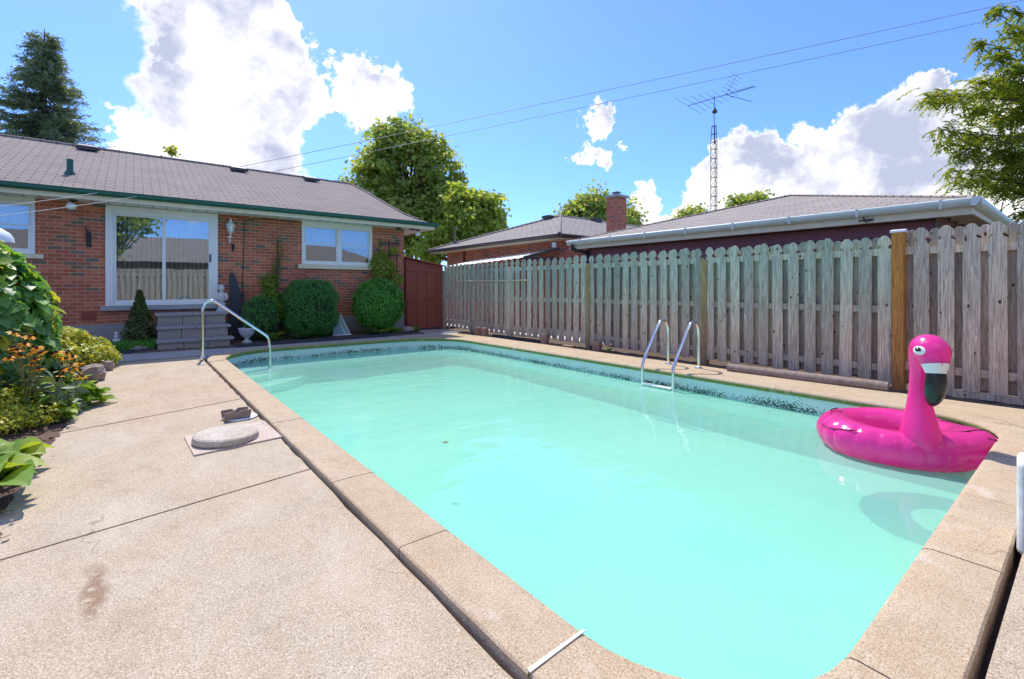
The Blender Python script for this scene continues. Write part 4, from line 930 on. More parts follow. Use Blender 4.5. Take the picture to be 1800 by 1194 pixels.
# access lid and pad
mb = MB(); mb.prism([(.36, 4.35), (1.0, 4.42), (.985, 5.06), (.34, 4.95)], -.052, -.028); struct(mb, 'lid_pad', 'pad')
mb = MB(); prof = [(.0, 0), (.235, 0), (.245, .012), (.24, .05), (.225, .06), (.0, .062)]; mb.lathe(prof[1:-1] + [(.002, .063)], (0, 0, 0), 48); mb.sm = [False] * len(mb.sm); o = mb.build('access_cover', 'lid'); o.location = (.61, 4.63, -.027); o.rotation_euler = (R(1.0), R(1.5), .3); tag(o, 'round rough concrete access lid on the deck left of pool', 'lid')
mb = MB(); mb.lathe([(.15, 0), (.155, .004), (.145, .010), (.10, .009), (.002, .011)], (0, 0, 0), 40); o = mb.build('skimmer_cover', 'white_plastic'); o.location = (.83, 5.37, -.036); tag(o, 'white plastic skimmer cover disc on the deck', 'cover')
t = thing('metal_bracket', 'notched dark metal channel block resting on the white skimmer cover', 'bracket', (.79, 5.34, -.024), R(2))
mb = MB()
for yy in (-.075, .065): mb.extr([(-.11, yy, 0), (.11, yy, 0), (.12, yy, .075), (.03, yy, .078), (0, yy, .052), (-.03, yy, .076), (-.12, yy, .07)], (0, .012, 0))
mb.box((-.11, -.063, 0), (.11, .065, .012)); mb.build('channel', 'log', t)

# flamingo float ------------------------------------------------------------------
fd = Vector((-.80, -.60, 0)); sdv = Vector((.60, -.80, 0)); fc = Vector((5.52, 1.215, -.125))
fl = thing('flamingo_float', 'inflatable hot pink flamingo ring float in the near corner of the pool', 'pool float', fc)
mb = MB(); rows = []; NU = 176; NV = 28
for i in range(NU):
    a = 2 * math.pi * i / NU; d = fd * math.cos(a) + sdv * math.sin(a)
    # wing bulges on both sides, right wing runs out into a tip toward the coping
    wing = math.exp(-((abs((a + math.pi) % (2 * math.pi) - math.pi) - R(62)) / .38) ** 2) * (1 if math.sin(a) > 0 else .35)
    Rm = .435 + .03 * wing; rt = .158 + .008 * math.sin(a * 3)
    pl = 1 + .10 * (abs(math.sin(a * 11 + .4)) ** .4 - .9)
    row = []
    for j in range(NV):
        b = 2 * math.pi * j / NV; rr = rt * (1 + (pl - 1) * max(0, math.cos(b))); ox = math.cos(b) * rr * (1 + (.55 * wing if math.cos(b) > 0 else 0)); oz = math.sin(b) * rr * (1 + .10 * wing)
        row.append(tuple(d * (Rm + ox) + Vector((0, 0, oz + (.05 * wing * max(0, math.cos(b)))))))
    rows.append(row)
rows.append(rows[0]); mb.grid(rows, True); mb.build('ring', 'pink_vinyl', fl)
def ringpt(a, b, lift=.003):
    wing = math.exp(-((abs((a + math.pi) % (2 * math.pi) - math.pi) - R(62)) / .38) ** 2) * (1 if math.sin(a) > 0 else .35)
    d = fd * math.cos(a) + sdv * math.sin(a); Rm = .435 + .03 * wing; rt = .158 + lift
    ox = math.cos(b) * rt * (1 + (.55 * wing if math.cos(b) > 0 else 0)); oz = math.sin(b) * rt * (1 + .10 * wing); return d * (Rm + ox) + Vector((0, 0, oz + .05 * wing * max(0, math.cos(b))))
for pts in [[(30, 95), (38, 80), (52, 70), (64, 55), (68, 35), (64, 15), (56, 5)], [(50, 40), (58, 20), (66, 8), (78, 10), (84, 22)], [(100, 100), (92, 85), (88, 65), (92, 45), (100, 30)],
            [(-95, 40), (-85, 25), (-72, 25), (-60, 35), (-50, 45)], [(-120, 105), (-112, 85), (-100, 72), (-92, 60)], [(125, 100), (118, 85), (108, 75)], [(-135, 80), (-126, 70), (-118, 72)]]:
    mb = MB(); mb.tube(smooth_path([ringpt(R(a), R(b)) for a, b in pts], 5), .0055, 6); mb.build('wing_marking', 'mark_vinyl', fl)
o0 = fd * .435
nk = [(-.02, .02, .150), (0, .09, .150), (0, .17, .138), (-.005, .26, .118), (-.01, .36, .094), (-.012, .46, .078), (-.012, .56, .070), (-.008, .66, .069), (.002, .74, .077), (.03, .82, .095), (.075, .875, .110), (.125, .88, .120), (.165, .85, .116), (.188, .805, .104), (.200, .765, .090)]
def sweep(keys, m, name, flat=1., nv=20):
    mb = MB(); K = smooth_path([(s, r, z) for s, z, r in keys], 4)
    pth = [o0 + fd * k.x + Vector((0, 0, k.z - .0)) for k in K]; rad = [max(.004, k.y) for k in K]
    mb.tube(pth, rad, nv, True, flat); return mb.build(name, m, fl)
sweep([(s, z, r) for s, z, r in nk], 'pink_vinyl', 'neck')
sweep([(.193, .790, .0965), (.200, .765, .088), (.208, .72, .072), (.212, .695, .064)], 'white_vinyl', 'beak_base')
sweep([(.212, .696, .065), (.214, .65, .067), (.207, .59, .070), (.190, .52, .064), (.163, .455, .042), (.145, .425, .013)], 'black_vinyl', 'beak_tip')
mb = MB(); mb.tube(smooth_path([o0 + fd * s + Vector((0, 0, z)) for s, z in [(.0, .985), (.12, .994), (.235, .93), (.285, .83), (.294, .77)]][1:], 6), .0022, 5); mb.build('seam', 'pink_vinyl', fl)
for s in (-1, 1):
    e = thing('eye', None, None); e.parent = fl; cpos = o0 + fd * .160 + Vector((0, 0, .862)); dirn = (fd * .35 + sdv * s * .93 + Vector((0, 0, .1))).normalized()
    rot = dirn.to_track_quat('Z', 'Y')
    for nm, r1, r2, hgt, m, dz in [('eye_white', .036, .052, .1265, 'white_vinyl', 0), ('pupil', .018, .027, .130, 'black_vinyl', .008), ('glint', .007, .009, .133, 'white_vinyl', .016)]:
        mb = MB(); rows = []
        for i in range(5):
            q = (i + .02) / 4
            rows.append([tuple(cpos + rot @ Vector((r2 * q * math.cos(2 * math.pi * j / 20), r1 * q * math.sin(2 * math.pi * j / 20), hgt - .55 * (q * r2) ** 2 / .12)) + Vector((0, 0, dz))) for j in range(20)])
        mb.grid(rows, True); o = mb.build(nm, m, e)
mb = MB(); mb.extr([(3.0, 0, 0), (3.03, .01, 0), (3.06, -.01, 0), (3.03, -.02, 0)], (0, 0, .003))
g = G(787, 778, -.257); lv = inst('fallen_leaf', *MAPLE, np.array([[0, 0, 0.]]), frames(np.array([[.05, .05, 1.]]), [.07]), 'leaf_brown'); lv.location = g; tag(lv, 'single brown leaf floating on the pool water', 'leaf')

# white weathered item at the right picture edge (moulded plastic side seen end-on)
t = thing('white_cabinet', 'chipped white painted post base at the right edge behind coping', 'post', (0, 0, 0))
g = G(1787, 985, -.05); v = Vector((g.x, g.y, 0)).normalized(); u = Vector((v.y, -v.x, 0)); t.location = g + v * .05
def sb(u0, u1, v0, v1, z0, z1):
    mb = MB(); mb.extr([u * u0 + v * v0 + Vector((0, 0, z0)), u * u1 + v * v0 + Vector((0, 0, z0)), u * u1 + v * v1 + Vector((0, 0, z0)), u * u0 + v * v1 + Vector((0, 0, z0))], (0, 0, z1 - z0)); return mb
bevel(sb(.0, .3, 0, .25, .0, .46).build('base', 'white_weathered', t), .03, 4); bevel(sb(.03, .3, .04, .2, .465, .82).build('upright', 'white_weathered', t), .03, 4)

# ================================================================== LEFT BED
def dome(name, label, c, rx, ry, h, n, m, leaf, shape, cat):
    t = thing(name, label, cat, (c[0], c[1], 0)); d = unit(n); d[:, 2] = np.abs(d[:, 2]) ** .9
    lump = 1 + .05 * np.sin(d[:, 0] * 9 + 2) * np.cos(d[:, 1] * 7) + .04 * np.sin(d[:, 2] * 14)
    k = (1 - RNG.uniform(0, .10, n)) * lump; P = d * np.array((rx, ry, h)) * k[:, None]
    nr = d * np.array((1, 1, .9)) + RNG.normal(size=(n, 3)) * .33 
    inst('foliage', *shape, P, frames(nr, RNG.uniform(.55, 1.2, n) * leaf, down=1.0), m, t)
    mb = MB(); mb.ball((0, 0, 0), .88, (rx, ry, h), 16, .02); mb.build('stems', 'foliage_core', t); return t  # solid near-black core under the ivy leaves, no separate stems modelled
dome('ivy_mound', 'tall mound of large lobed ivy leaves at the left edge', (-1.50, 7.45), .90, .95, 1.90, 6500, 'leaf_ivy', .145, IVY, 'ivy')
mb = MB(); mb.lathe([(.02, -.6), (.02, 0)], (0, 0, 0), 8); mb.lathe([(.30, 0), (.29, .07), (.25, .14), (.17, .20), (.06, .235), (.002, .24)], (0, 0, 0), 28)
pz = PD(-26, 407, 6.8); o = mb.build('dome_cover', 'white_plastic'); o.location = (pz.x, pz.y, pz.z - .15); tag(o, 'smooth white dome top showing just above the ivy at the left edge', 'dome')
def daisies():
    g0 = G(62, 742, -.04); t = thing('daisy_clump', 'clump of orange yellow black eyed daisies in the left bed', 'flowers', g0); mb = MB(); P = []; Nn = []; Cc = MB(); pe = []; pn = []
    spots = [(25, 584), (38, 590), (52, 592), (42, 606), (22, 610), (30, 616), (18, 630), (33, 624), (55, 618), (65, 612), (72, 622), (78, 618), (54, 640), (70, 650), (62, 632), (85, 628), (92, 622), (100, 618), (96, 634), (105, 628), (110, 640), (118, 632), (124, 640), (112, 650), (122, 652), (132, 648), (136, 660), (128, 664), (118, 668), (106, 660), (140, 640), (88, 642), (95, 655), (140, 652), (104, 646), (126, 628), (76, 636), (133, 670), (90, 612), (118, 622), (111, 618), (100, 668), (84, 664), (128, 674), (145, 664)]
    for (x, y) in spots:
        d = 4.5 if x < 75 else random.uniform(5.0, 5.6)
        p = PD(x + random.uniform(-2, 2), y + random.uniform(-2, 2), d) - g0; b = Vector((p.x * .45 + random.gauss(0, .06), p.y * .45 + random.gauss(0, .06), 0)) if x < 75 else Vector((p.x + random.gauss(0, .06), p.y, -.0))
        mb.tube(smooth_path([b, b.lerp(p, .5) + Vector((0, 0, .06)), p], 3), .0045, 4)
        fn = Vector((random.gauss(0, .4), random.gauss(0, .4) - .1, 1)).normalized(); q = fn.to_track_quat('Z', 'Y'); pe = []; pn = []
        k = random.randint(8, 11)
        for i in range(k):
            a = 2 * math.pi * i / k; dr = q @ Vector((math.cos(a), math.sin(a), -.25)); pe.append(p[:]); x_ = np.array(dr.normalized()); z_ = np.array(fn); y_ = np.cross(z_, x_); pn.append(np.stack([x_, y_ * .75, z_], 1) * .060)
        f_ = inst('flower', *LEAFQ, np.array(pe), np.array(pn), 'petal', t); Cc = MB(); Cc.ball((p + fn * .012), .017, n=5); Cc.build('flower_centre', 'flower_centre', f_)
        for _ in range(3):
            s = random.uniform(.1, .8); P.append((b.lerp(p, s) + Vector([random.gauss(0, .05) for _ in range(3)]))[:]); Nn.append((random.gauss(0, .5), random.gauss(0, .5), 1))
    mb.build('stems', 'stem', t)
    for _ in range(520):
        x = random.uniform(-10, 135); p = PD(x, random.uniform(650 if x < 75 else 672, 715), random.uniform(4.5, 5.1)) - g0
        if p.z > 0: P.append(p[:]); Nn.append((random.gauss(0, .7), random.gauss(0, .7), .8))
    inst('foliage', *LEAF, np.array(P), frames(np.array(Nn), RNG.uniform(.6, 1.2, len(P)) * .13, aspect=.7), 'leaf_dull', t)
daisies()
def at2(x, y, z): g = G(x, y, -.04); return (g.x, g.y, z)
g1 = G(150, 655, -.04)
cloudplant('yellow_shrub', 'low yellow green shrub spilling onto the deck behind the rocks', 'shrub', [((g1.x - .05, g1.y + .3, .18), (.36, .4, .22)), ((g1.x - .25, g1.y + .5, .38), (.33, .35, .26)), ((g1.x - .42, g1.y + .2, .42), (.28, .3, .30)), ((g1.x + .2, g1.y + .5, .12), (.2, .3, .17)), ((g1.x - .3, g1.y - .1, .25), (.25, .25, .25)), ((g1.x + .05, g1.y + .6, .25), (.25, .25, .22))], 8000, .065, 'leaf_yellow', stems=False)
gl = G(20, 745, -.04)
cloudplant('golden_groundcover', 'patch of fine yellow green foliage in front of the daisies', 'shrub', [((gl.x - .15, gl.y - .05, .12), (.38, .34, .20)), ((gl.x + .12, gl.y + .2, .10), (.28, .25, .17)), ((gl.x + .16, gl.y - .2, .06), (.24, .3, .12)), ((gl.x - .1, gl.y - .45, .06), (.3, .25, .13))], 7000, .04, 'leaf_yellow', stems=False, shape=LEAFQ)
for (x, y, lab) in [(62, 742, 'leafy mid green perennial spilling on the deck edge below the daisies, left of two'), (128, 716, 'leafy mid green perennial spilling on the deck edge below the daisies, right of two')]:
    g = G(x, y, -.04); cloudplant('perennial', lab, 'plant', [((g.x, g.y + .05, .08), (.24, .24, .14)), ((g.x - .12, g.y + .12, .16), (.2, .2, .14)), ((g.x + .1, g.y - .05, .04), (.18, .2, .09))], 330, .145, 'leaf_hosta', 'perennials along the deck', out=.3, up=1.2, stems=True)
for i, (x, y, rr, hh, n, lw, lab) in enumerate([
    (-4, 885, .36, .31, 30, .85, 'large broad leaved hosta at the lower left edge'),
    (26, 832, .30, .28, 26, .85, 'smaller broad leaved hosta behind the large one at the left edge')]):
    g = G(x, y, -.04); rosette('hosta', lab, 'hosta', (g.x - .12, g.y), rr, hh, n, 'leaf_hosta', lw, 'hostas along the deck', -.03, tilt=(.35, 1.2))
nn_ = 700; P = np.stack([RNG.uniform(-1.4, -.56, nn_), RNG.uniform(2.6, 6.2, nn_), np.full(nn_, -.02)], 1); P[:, 0] += RNG.normal(size=nn_) * .05
o = inst('leaf_litter', *LEAFQ, P, frames(np.stack([RNG.normal(size=nn_) * .4, RNG.normal(size=nn_) * .4, np.ones(nn_)], 1), RNG.uniform(.4, 1.2, nn_) * .05), 'leaf_brown'); tag(o, 'dry brown leaf litter on the mulch along the deck edge', 'leaf litter', None, 'stuff')

# ================================================================== NEIGHBOURS
def hiproof(mb, x0, x1, y0, y1, z, peak0, peak1, m='shingle'):
    A, B, Cc_, D = Vector((x0, y0, z)), Vector((x1, y0, z)), Vector((x1, y1, z)), Vector((x0, y1, z)); p, q = Vector(peak0), Vector(peak1)
    return A, B, Cc_, D, p, q
# garage: eave corner (8.6,1.05) .. (8.6,8.43), nearly pyramidal hip
gx0, gx1, gy0, gy1, gz = 8.62, 16.4, 1.05, 8.45, 2.44
gar = thing('garage', 'long low plum coloured garage with shingle hip roof beyond the fence', 'garage', (gx0, gy0, 0))
def gp(mb, n, m, p=None): return hp(mb, n, m, p or gar)
pk0, pk1 = Vector((12.5, 4.75, 3.50)), Vector((12.7, 4.75, 3.50))
mb = MB(); A, B, Cq, D = Vector((gx0, gy0, gz)), Vector((gx1, gy0, gz)), Vector((gx1, gy1, gz)), Vector((gx0, gy1, gz))
mb.face([D, A, pk0], ud=(0, 1, 0)); mb.face([A, B, pk1, pk0], ud=(1, 0, 0)); mb.face([B, Cq, pk1], ud=(0, 1, 0)); mb.face([Cq, D, pk0, pk1], ud=(1, 0, 0)); mb.box((gx0 + .01, gy0 + .01, gz - .03), (gx1, gy1, gz - .004)); gp(mb, 'roof', 'shingle_garage')
mb = MB(); mb.tube([A + Vector((0, 0, .01)), pk0 + Vector((0, 0, .02)), D + Vector((0, 0, .0))], .025, 6); gp(mb, 'ridge_cap', 'shingle_garage')
mb = MB(); mb.box((gx0 + .33, gy0 + .45, -.1), (gx1 - .4, gy1 - .35, gz - .12)); gp(mb, 'wall', 'plum_siding')
mb = MB()
for z in (1.78, 2.02, 2.22): mb.box((gx0 + .318, gy0 + .44, z), (gx0 + .329, gy1 - .36, z + .012))
mb.box((gx0 + .315, gy0 + .43, 0), (gx0 + .40, gy0 + .449, gz - .12)); gp(mb, 'siding_joint', 'dark_brown_metal')
mb = MB(); mb.box((gx0 + .02, gy0 + .02, gz - .21), (gx0 + .05, gy1, gz - .02)); mb.box((gx0 + .05, gy0 + .02, gz - .19), (gx1, gy0 + .05, gz - .02)); gp(mb, 'fascia', 'cream_paint')
mb = MB()
for k in range(14):
    x = gx0 + .45 + k * .55; mb = MB(); mb.box((x, gy0 + .05, gz - .12), (x + .05, gy0 + .45, gz - .04)); gp(mb, 'rafter', 'cream_paint')
mb = MB(); mb.extr([(gx0 + .05, gy0 + .05, gz - .12), (gx0 + .1, gy0 + .05, gz - .12), (gx0 + .38, gy0 + .46, gz - .12), (gx0 + .33, gy0 + .46, gz - .12)], (0, 0, .08)); gp(mb, 'rafter', 'cream_paint')
mb = MB(); pf = [(.0, -.10), (-.05, -.10), (-.09, -.05), (-.105, 0), (-.09, .015), (-.03, .012), (0, .0)]
mb.grid([[(gx0 + .02 + o, y, gz + z - .01) for o, z in pf] for y in (gy0 - .09, gy1 + .02)], True, True, True); mb.grid([[(x, gy0 + .02 + o, gz + z - .01) for o, z in pf] for x in (gx0 - .09, gx1)], True, True, True)
for k in range(9): y = gy0 + .3 + k * .95; mb.box((gx0 - .092, y, gz - .118), (gx0 + .03, y + .03, gz + .008))
gp(mb, 'gutter', 'gutter_pale')
mb = MB(); mb.tube(smooth_path([(gx0 - .03, gy1 - .15, gz - .1), (gx0 - .03, gy1 - .17, gz - .2), (gx0 + .2, gy1 - .35, gz - .3), (gx0 + .28, gy1 - .4, gz - .45), (gx0 + .28, gy1 - .4, 0)], 4), .045, 8); gp(mb, 'downspout', 'black_metal')
mb = MB(); mb.tube([(gx0 - .02, 2.25, gz - .12), (gx0 - .06, 2.2, gz - .2), (gx0 - .02, 2.12, gz - .16), (gx0 - .05, 2.3, gz - .17)], .012, 5); gp(mb, 'gutter_hook', 'black_metal')

nx0, ny0, ny1, nz = 10.0, 10.2, 18.25, 2.90
nb = thing('neighbour_house', 'neighbouring brick bungalow with grey hip roof and brick chimney', 'house', (nx0, ny0, 0))
def np_(mb, n, m, p=None): return hp(mb, n, m, p or nb)
pk0, pk1 = Vector((14.0, 14.22, 4.28)), Vector((26, 14.22, 4.28)); A, B, Cq, D = Vector((nx0, ny0, nz)), Vector((30, ny0, nz)), Vector((30, ny1, nz)), Vector((nx0, ny1, nz))
mb = MB(); mb.face([D, A, pk0], ud=(0, 1, 0)); mb.face([A, B, pk1, pk0], ud=(1, 0, 0)); mb.face([B, Cq, pk1], ud=(0, 1, 0)); mb.face([Cq, D, pk0, pk1], ud=(1, 0, 0)); mb.box((nx0 + .01, ny0 + .01, nz - .03), (30, ny1, nz - .004)); np_(mb, 'roof', 'shingle_neighbour')
mb = MB(); mb.tube([A, pk0 + Vector((0, 0, .02)), D], .06, 6); mb.tube([pk0, pk1], .06, 6); np_(mb, 'ridge_cap', 'shingle_neighbour')
mb = MB(); mb.box((nx0 + .55, ny0 + .55, 0), (29, ny1 - .6, nz - .13)); np_(mb, 'wall', 'brick')
mb = MB(); mb.box((nx0 + .03, ny0 + .03, nz - .135), (29.8, ny1 - .03, nz - .032)); np_(mb, 'soffit', 'cream_paint')
mb = MB(); mb.grid([[(nx0 + .02 + o, y, nz + z - .01) for o, z in pf] for y in (ny0 - .09, ny1 + .02)], True, True, True); mb.grid([[(x, ny0 + .02 + o, nz + z - .01) for o, z in pf] for x in (nx0 - .09, 30)], True, True, True); np_(mb, 'gutter', 'dark_brown_metal')
mb = MB(); mb.tube([(nx0 + .5, ny1 - 2.0, 2.75), (nx0 + .5, ny1 - 2.0, 0)], .04, 6); np_(mb, 'downspout', 'dark_brown_metal')
chm = MB(); cx, cyy = 13.1, 10.55; chm.box((cx - .24, cyy - .24, 2.8), (cx + .24, cyy + .24, 4.38)); ch = np_(chm, 'chimney', 'brick')
mb = MB(); mb.box((cx - .30, cyy - .30, 4.381), (cx + .30, cyy + .30, 4.46)); np_(mb, 'chimney_cap', 'sill_stone'); mb = MB(); mb.lathe([(.11, 4.46), (.11, 4.56)], (cx, cyy, 0), 12); mb.lathe([(.19, 4.57), (.05, 4.63)], (cx, cyy, 0), 12); np_(mb, 'flue_cap', 'galvanised')
mb = MB(); 
vx = 10.9; mb.lathe([(.05, 0), (.05, .7), (.07, .71), (.07, .78)], (10.75, 17.35, 3.1), 10); np_(mb, 'vent_pipe', 'galvanised')
for (x, y, z) in [(13.7, 14.6, 4.22), (16.0, 14.05, 4.26), (17.6, 14.05, 4.26)]:
    mb = MB(); mb.box((x - .22, y - .2, z - .08), (x + .22, y + .2, z + .09)); np_(mb, 'roof_vent', 'dark_brown_metal')
aw = thing('patio_cover', 'pale corrugated lean-to cover between the fence and neighbouring brick wall', 'awning', (9.6, 11.5, 0))
mb = MB(); rows = []
for i in range(60):
    y = 10.7 + 4.6 * i / 59; z = 2.50 - (y - 10.7) * .028; rows.append([(9.0, y, z - .34 + .012 * math.sin(i * 1.5)), (10.5, y, z + .0 + .012 * math.sin(i * 1.5))])
mb.grid(rows); hp(mb, 'cover_sheet', 'white_paint', aw); mb = MB(); mb.box((8.98, 10.62, 2.10), (10.5, 10.68, 2.20)); mb.extr([(9.0, 10.66, 2.13), (10.5, 10.66, 2.46), (10.5, 10.66, 2.56), (9.0, 10.66, 2.2)], (0, .04, 0)); hp(mb, 'cover_frame', 'dark_brown_metal', aw)
mb = MB(); 
for y in (10.7, 15.2): mb.box((9.02, y, 0), (9.1, y + .08, 2.1))
hp(mb, 'cover_post', 'white_paint', aw)

# antenna mast
bd = 21.; b0 = PD(1255.5, 365, bd); tx, ty = b0.x, b0.y
mast = thing('antenna_tower', 'triangular lattice television antenna tower rising behind the garage roof', 'antenna', (tx, ty, 0))
def zt(y): return CAMH + (507 - y) / 830 * bd
mb = MB(); ztop = zt(222); z1 = zt(250); leg = []
for k in range(3):
    a = R(15 + 120 * k); leg.append((math.cos(a), math.sin(a)))
for k in range(3):
    c_, s_ = leg[k]; mb.tube([(c_ * .15, s_ * .15, 0), (c_ * .15, s_ * .15, z1), (c_ * .10, s_ * .10, ztop)], .016, 5)
z = .3
while z < z1:
    for k in range(3):
        a_, b_ = leg[k], leg[(k + 1) % 3]; mb.tube([(a_[0] * .15, a_[1] * .15, z), (b_[0] * .15, b_[1] * .15, z)], .011, 4); mb.tube([(a_[0] * .15, a_[1] * .15, z), (b_[0] * .15, b_[1] * .15, z + .42)], .008, 4)
    z += .42
for zz in (z1, ztop, (z1 + ztop) / 2):
    for k in range(3):
        a_, b_ = leg[k], leg[(k + 1) % 3]; q = .12; mb.tube([(a_[0] * q, a_[1] * q, zz), (b_[0] * q, b_[1] * q, zz)], .014, 4)
mb.build('lattice', 'dark_brown_metal', mast)
mb = MB(); mb.tube([(0, 0, ztop - .8), (0, 0, zt(169))], .02, 6); mb.build('pole', 'galvanised', mast)
mb = MB(); zr = zt(195); mb.lathe([(.10, -.08), (.12, -.02), (.05, .08), (.03, .15)], (.04, 0, zr), 10); mb.build('rotor', 'dark_brown_metal', mast)
bm_ = MB(); p0 = PD(1209, 186, bd + .5) - Vector((tx, ty, 0)); p1 = PD(1327, 152, bd - .5) - Vector((tx, ty, 0)); bm_.tube([p0, p1], .018, 6); ax = (p1 - p0).normalized()
bm_.build('boom', 'galvanised', mast)
per = PD(1235, 201, bd) - PD(1186, 171, bd); per = per.normalized(); 
for k, s in enumerate([.0, .10, .2, .3, .4, .5, .6, .68]):
    mb = MB(); c_ = p0.lerp(p1, s); L = .68 - .06 * k; mb.tube([c_ - per * L, c_ + per * L], .009, 4); mb.build('element', 'galvanised', mast)
mb = MB()
for k in range(12): c_ = p0.lerp(p1, .72 + .025 * k); mb.tube([c_ - per * .10, c_ + per * .10], .007, 4)
tag(mb.build('short_elements', 'galvanised', mast), None, None)
up = Vector((0, 0, 1))
for s in (1, -1):
    mb = MB(); c_ = p0.lerp(p1, .58); e = c_ + ax * .45 + (up * .75 if s > 0 else per * .75 - up * .05); mb.tube([c_, e], .014, 5)
    for k in range(5): q = c_.lerp(e, .25 + .17 * k); mb.tube([q - per * .28, q + per * .28] if s > 0 else [q - ax * .04, q + ax * .04], .008, 4)
    mb.build('reflector', 'galvanised', mast)

# power lines and clothes lines
def wire(name, label, cat, a, b, sag, r, m, group=None):
    mb = MB(); n = 40; mb.tube([a.lerp(b, i / n) - Vector((0, 0, sag * 4 * (i / n) * (1 - i / n))) for i in range(n + 1)], r, 5); return tag(mb.build(name, m), label, cat, group)
wire('power_line', 'upper of two overhead wires crossing the sky', 'cable', PD(405, 297, 18.5), PD(2100, -66, 13), .06, .010, 'cable', 'overhead wires')
wire('power_line', 'lower of two overhead wires crossing the sky', 'cable', PD(455, 307, 18.5), PD(2100, -42, 13), .06, .010, 'cable', 'overhead wires')
wire('clothes_line', 'upper pale rope from the left edge to the green eave', 'rope', PD(-120, 376, 7.0), Vector((on_front(172, 334).x, 12.29, 3.12)), .02, .005, 'rope', 'clothes lines at the eave')
wire('clothes_line', 'lower pale rope from the left edge to the green eave', 'rope', PD(-120, 392, 7.0), Vector((on_front(240, 340).x, 12.29, 3.12)), .03, .005, 'rope', 'clothes lines at the eave')

# ================================================================== TREES
def tree(name, label, base, blobs, nclus, nleaf, leaf, m, shape=LEAFQ, trunk=.22, group=None, up=.5, clus=.28, limbs=True, th=None):
    base = Vector(base); t = thing(name, label, 'tree', base, group=group); b = np.array(base)
    vol = [r[0] * r[1] * r[2] for c, r in blobs]; tot = sum(vol); P = []; Nn = []; tips = []
    for (c, r), v_ in zip(blobs, vol):
        k = max(6, int(nclus * v_ / tot)); d = unit(k); rad = RNG.uniform(.3, 1.0, k) ** .55
        cc = d * np.array(r) * rad[:, None] + np.array(c); tips += [Vector(x) for x in cc[::max(1, k // 8)]]
        for q, dd_ in zip(cc, d):
            cs = clus * RNG.uniform(.6, 1.3); e = RNG.normal(size=(nleaf, 3)) * np.array((cs, cs, cs * .55)); P.append(q + e); Nn.append(dd_ * .5 + RNG.normal(size=(nleaf, 3)) * .6 + np.array((0, 0, up)))
    P = np.concatenate(P) - b; Nn = np.concatenate(Nn)
    inst('crown', *shape, P, frames(Nn, RNG.uniform(.6, 1.3, len(P)) * leaf), m, t)
    mb = MB(); top = Vector(blobs[0][0]) - base; fk = top * (.45 if th is None else th); fk.x *= .3; fk.y *= .3
    mb.tube(smooth_path([(0, 0, -.2), (fk.x * .3, fk.y * .3, fk.z * .5), fk, fk.lerp(top, .6), top], 3), [trunk * (1.15 - .9 * i / 12) for i in range(13)], 10)
    if limbs:
        for tp in tips:
            e = tp - base; s0 = fk.lerp(top, random.uniform(0, .5)); mid = s0.lerp(e, .5) + Vector((0, 0, -.08 * (e - s0).length + .15)); mb.tube([s0, mid, e], [trunk * .32, trunk * .2, trunk * .06], 6)
    mb.build('trunk', 'bark', t); return t
def B(x, y, d, rx, ry=None, rd=None):     # crown lump: where it stands, its half width and half height in metres
    p = PD(x, y, d); s = d / 830; return ((p.x, p.y, p.z), (rx * s, rx * s if rd is None else rd, (ry or rx) * s))
d1 = 27.
bs = PD(720, 500, d1)
tree('maple_tree', 'big yellow green maple behind the right end of the house roof', (bs.x, bs.y, -.1), [B(715, 300, d1, 70, 62), B(665, 290, d1, 45, 45), B(700, 245, d1, 55, 30), B(755, 262, d1, 38, 32), B(780, 310, d1 - .5, 38, 40), B(640, 330, d1, 35, 35), B(720, 370, d1, 70, 45), B(770, 370, d1, 45, 50), B(680, 390, d1, 50, 40), B(740, 425, d1, 50, 26)], 560, 48, .20, 'leaf_maple', MAPLE, .3, clus=.30)
d2 = 24.
bs = PD(835, 500, d2)
tree('maple_tree', 'lower maple right of the big one above the neighbouring roof', (bs.x, bs.y, -.1), [B(835, 385, d2, 42, 48), B(860, 360, d2, 26, 26), B(810, 345, d2, 25, 25), B(862, 395, d2, 24, 24), B(800, 420, d2, 38, 32), B(760, 440, d2, 30, 20)], 250, 46, .19, 'leaf_green', MAPLE, .22, clus=.27)
d3 = 34.; bs = PD(1045, 500, d3)
tree('maple_tree', 'small tree behind the brick chimney', (bs.x, bs.y, -.1), [B(1045, 362, d3, 38, 26), B(1020, 375, d3, 34, 20), B(1085, 372, d3, 30, 22), B(1110, 388, d3, 26, 18), B(1060, 395, d3, 60, 25), B(990, 382, d3, 20, 10)], 240, 60, .22, 'leaf_maple', MAPLE, .22, clus=.36)
for i, (x, y, rx, ry, lab) in enumerate([(1298, 352, 14, 8, 'tree top peeking over the garage roof, left of the close pair'), (1330, 349, 16, 7, 'tree top peeking over the garage roof, right of the close pair'), (1212, 374, 22, 10, 'thin hazy tree top left of the antenna tower')]):
    dd_ = 40; bs = PD(x, 500, dd_); tree('distant_tree', lab, (bs.x, bs.y, -.1), [B(x, y, dd_, rx, ry), B(x, y + 25, dd_, rx * 1.5, ry * 2.4)], 90, 40, .22, 'leaf_maple', MAPLE, .15, 'tree tops beyond the garage', clus=.35)
bs = PD(302, 500, 24); tree('sapling_top', 'thin leafy shoot rising over the house ridge left of the wires', (bs.x, bs.y, -.1), [B(301, 268, 24, 6, 10), B(300, 300, 24, 14, 24)], 26, 24, .14, 'leaf_yellow', MAPLE, .06, clus=.14)
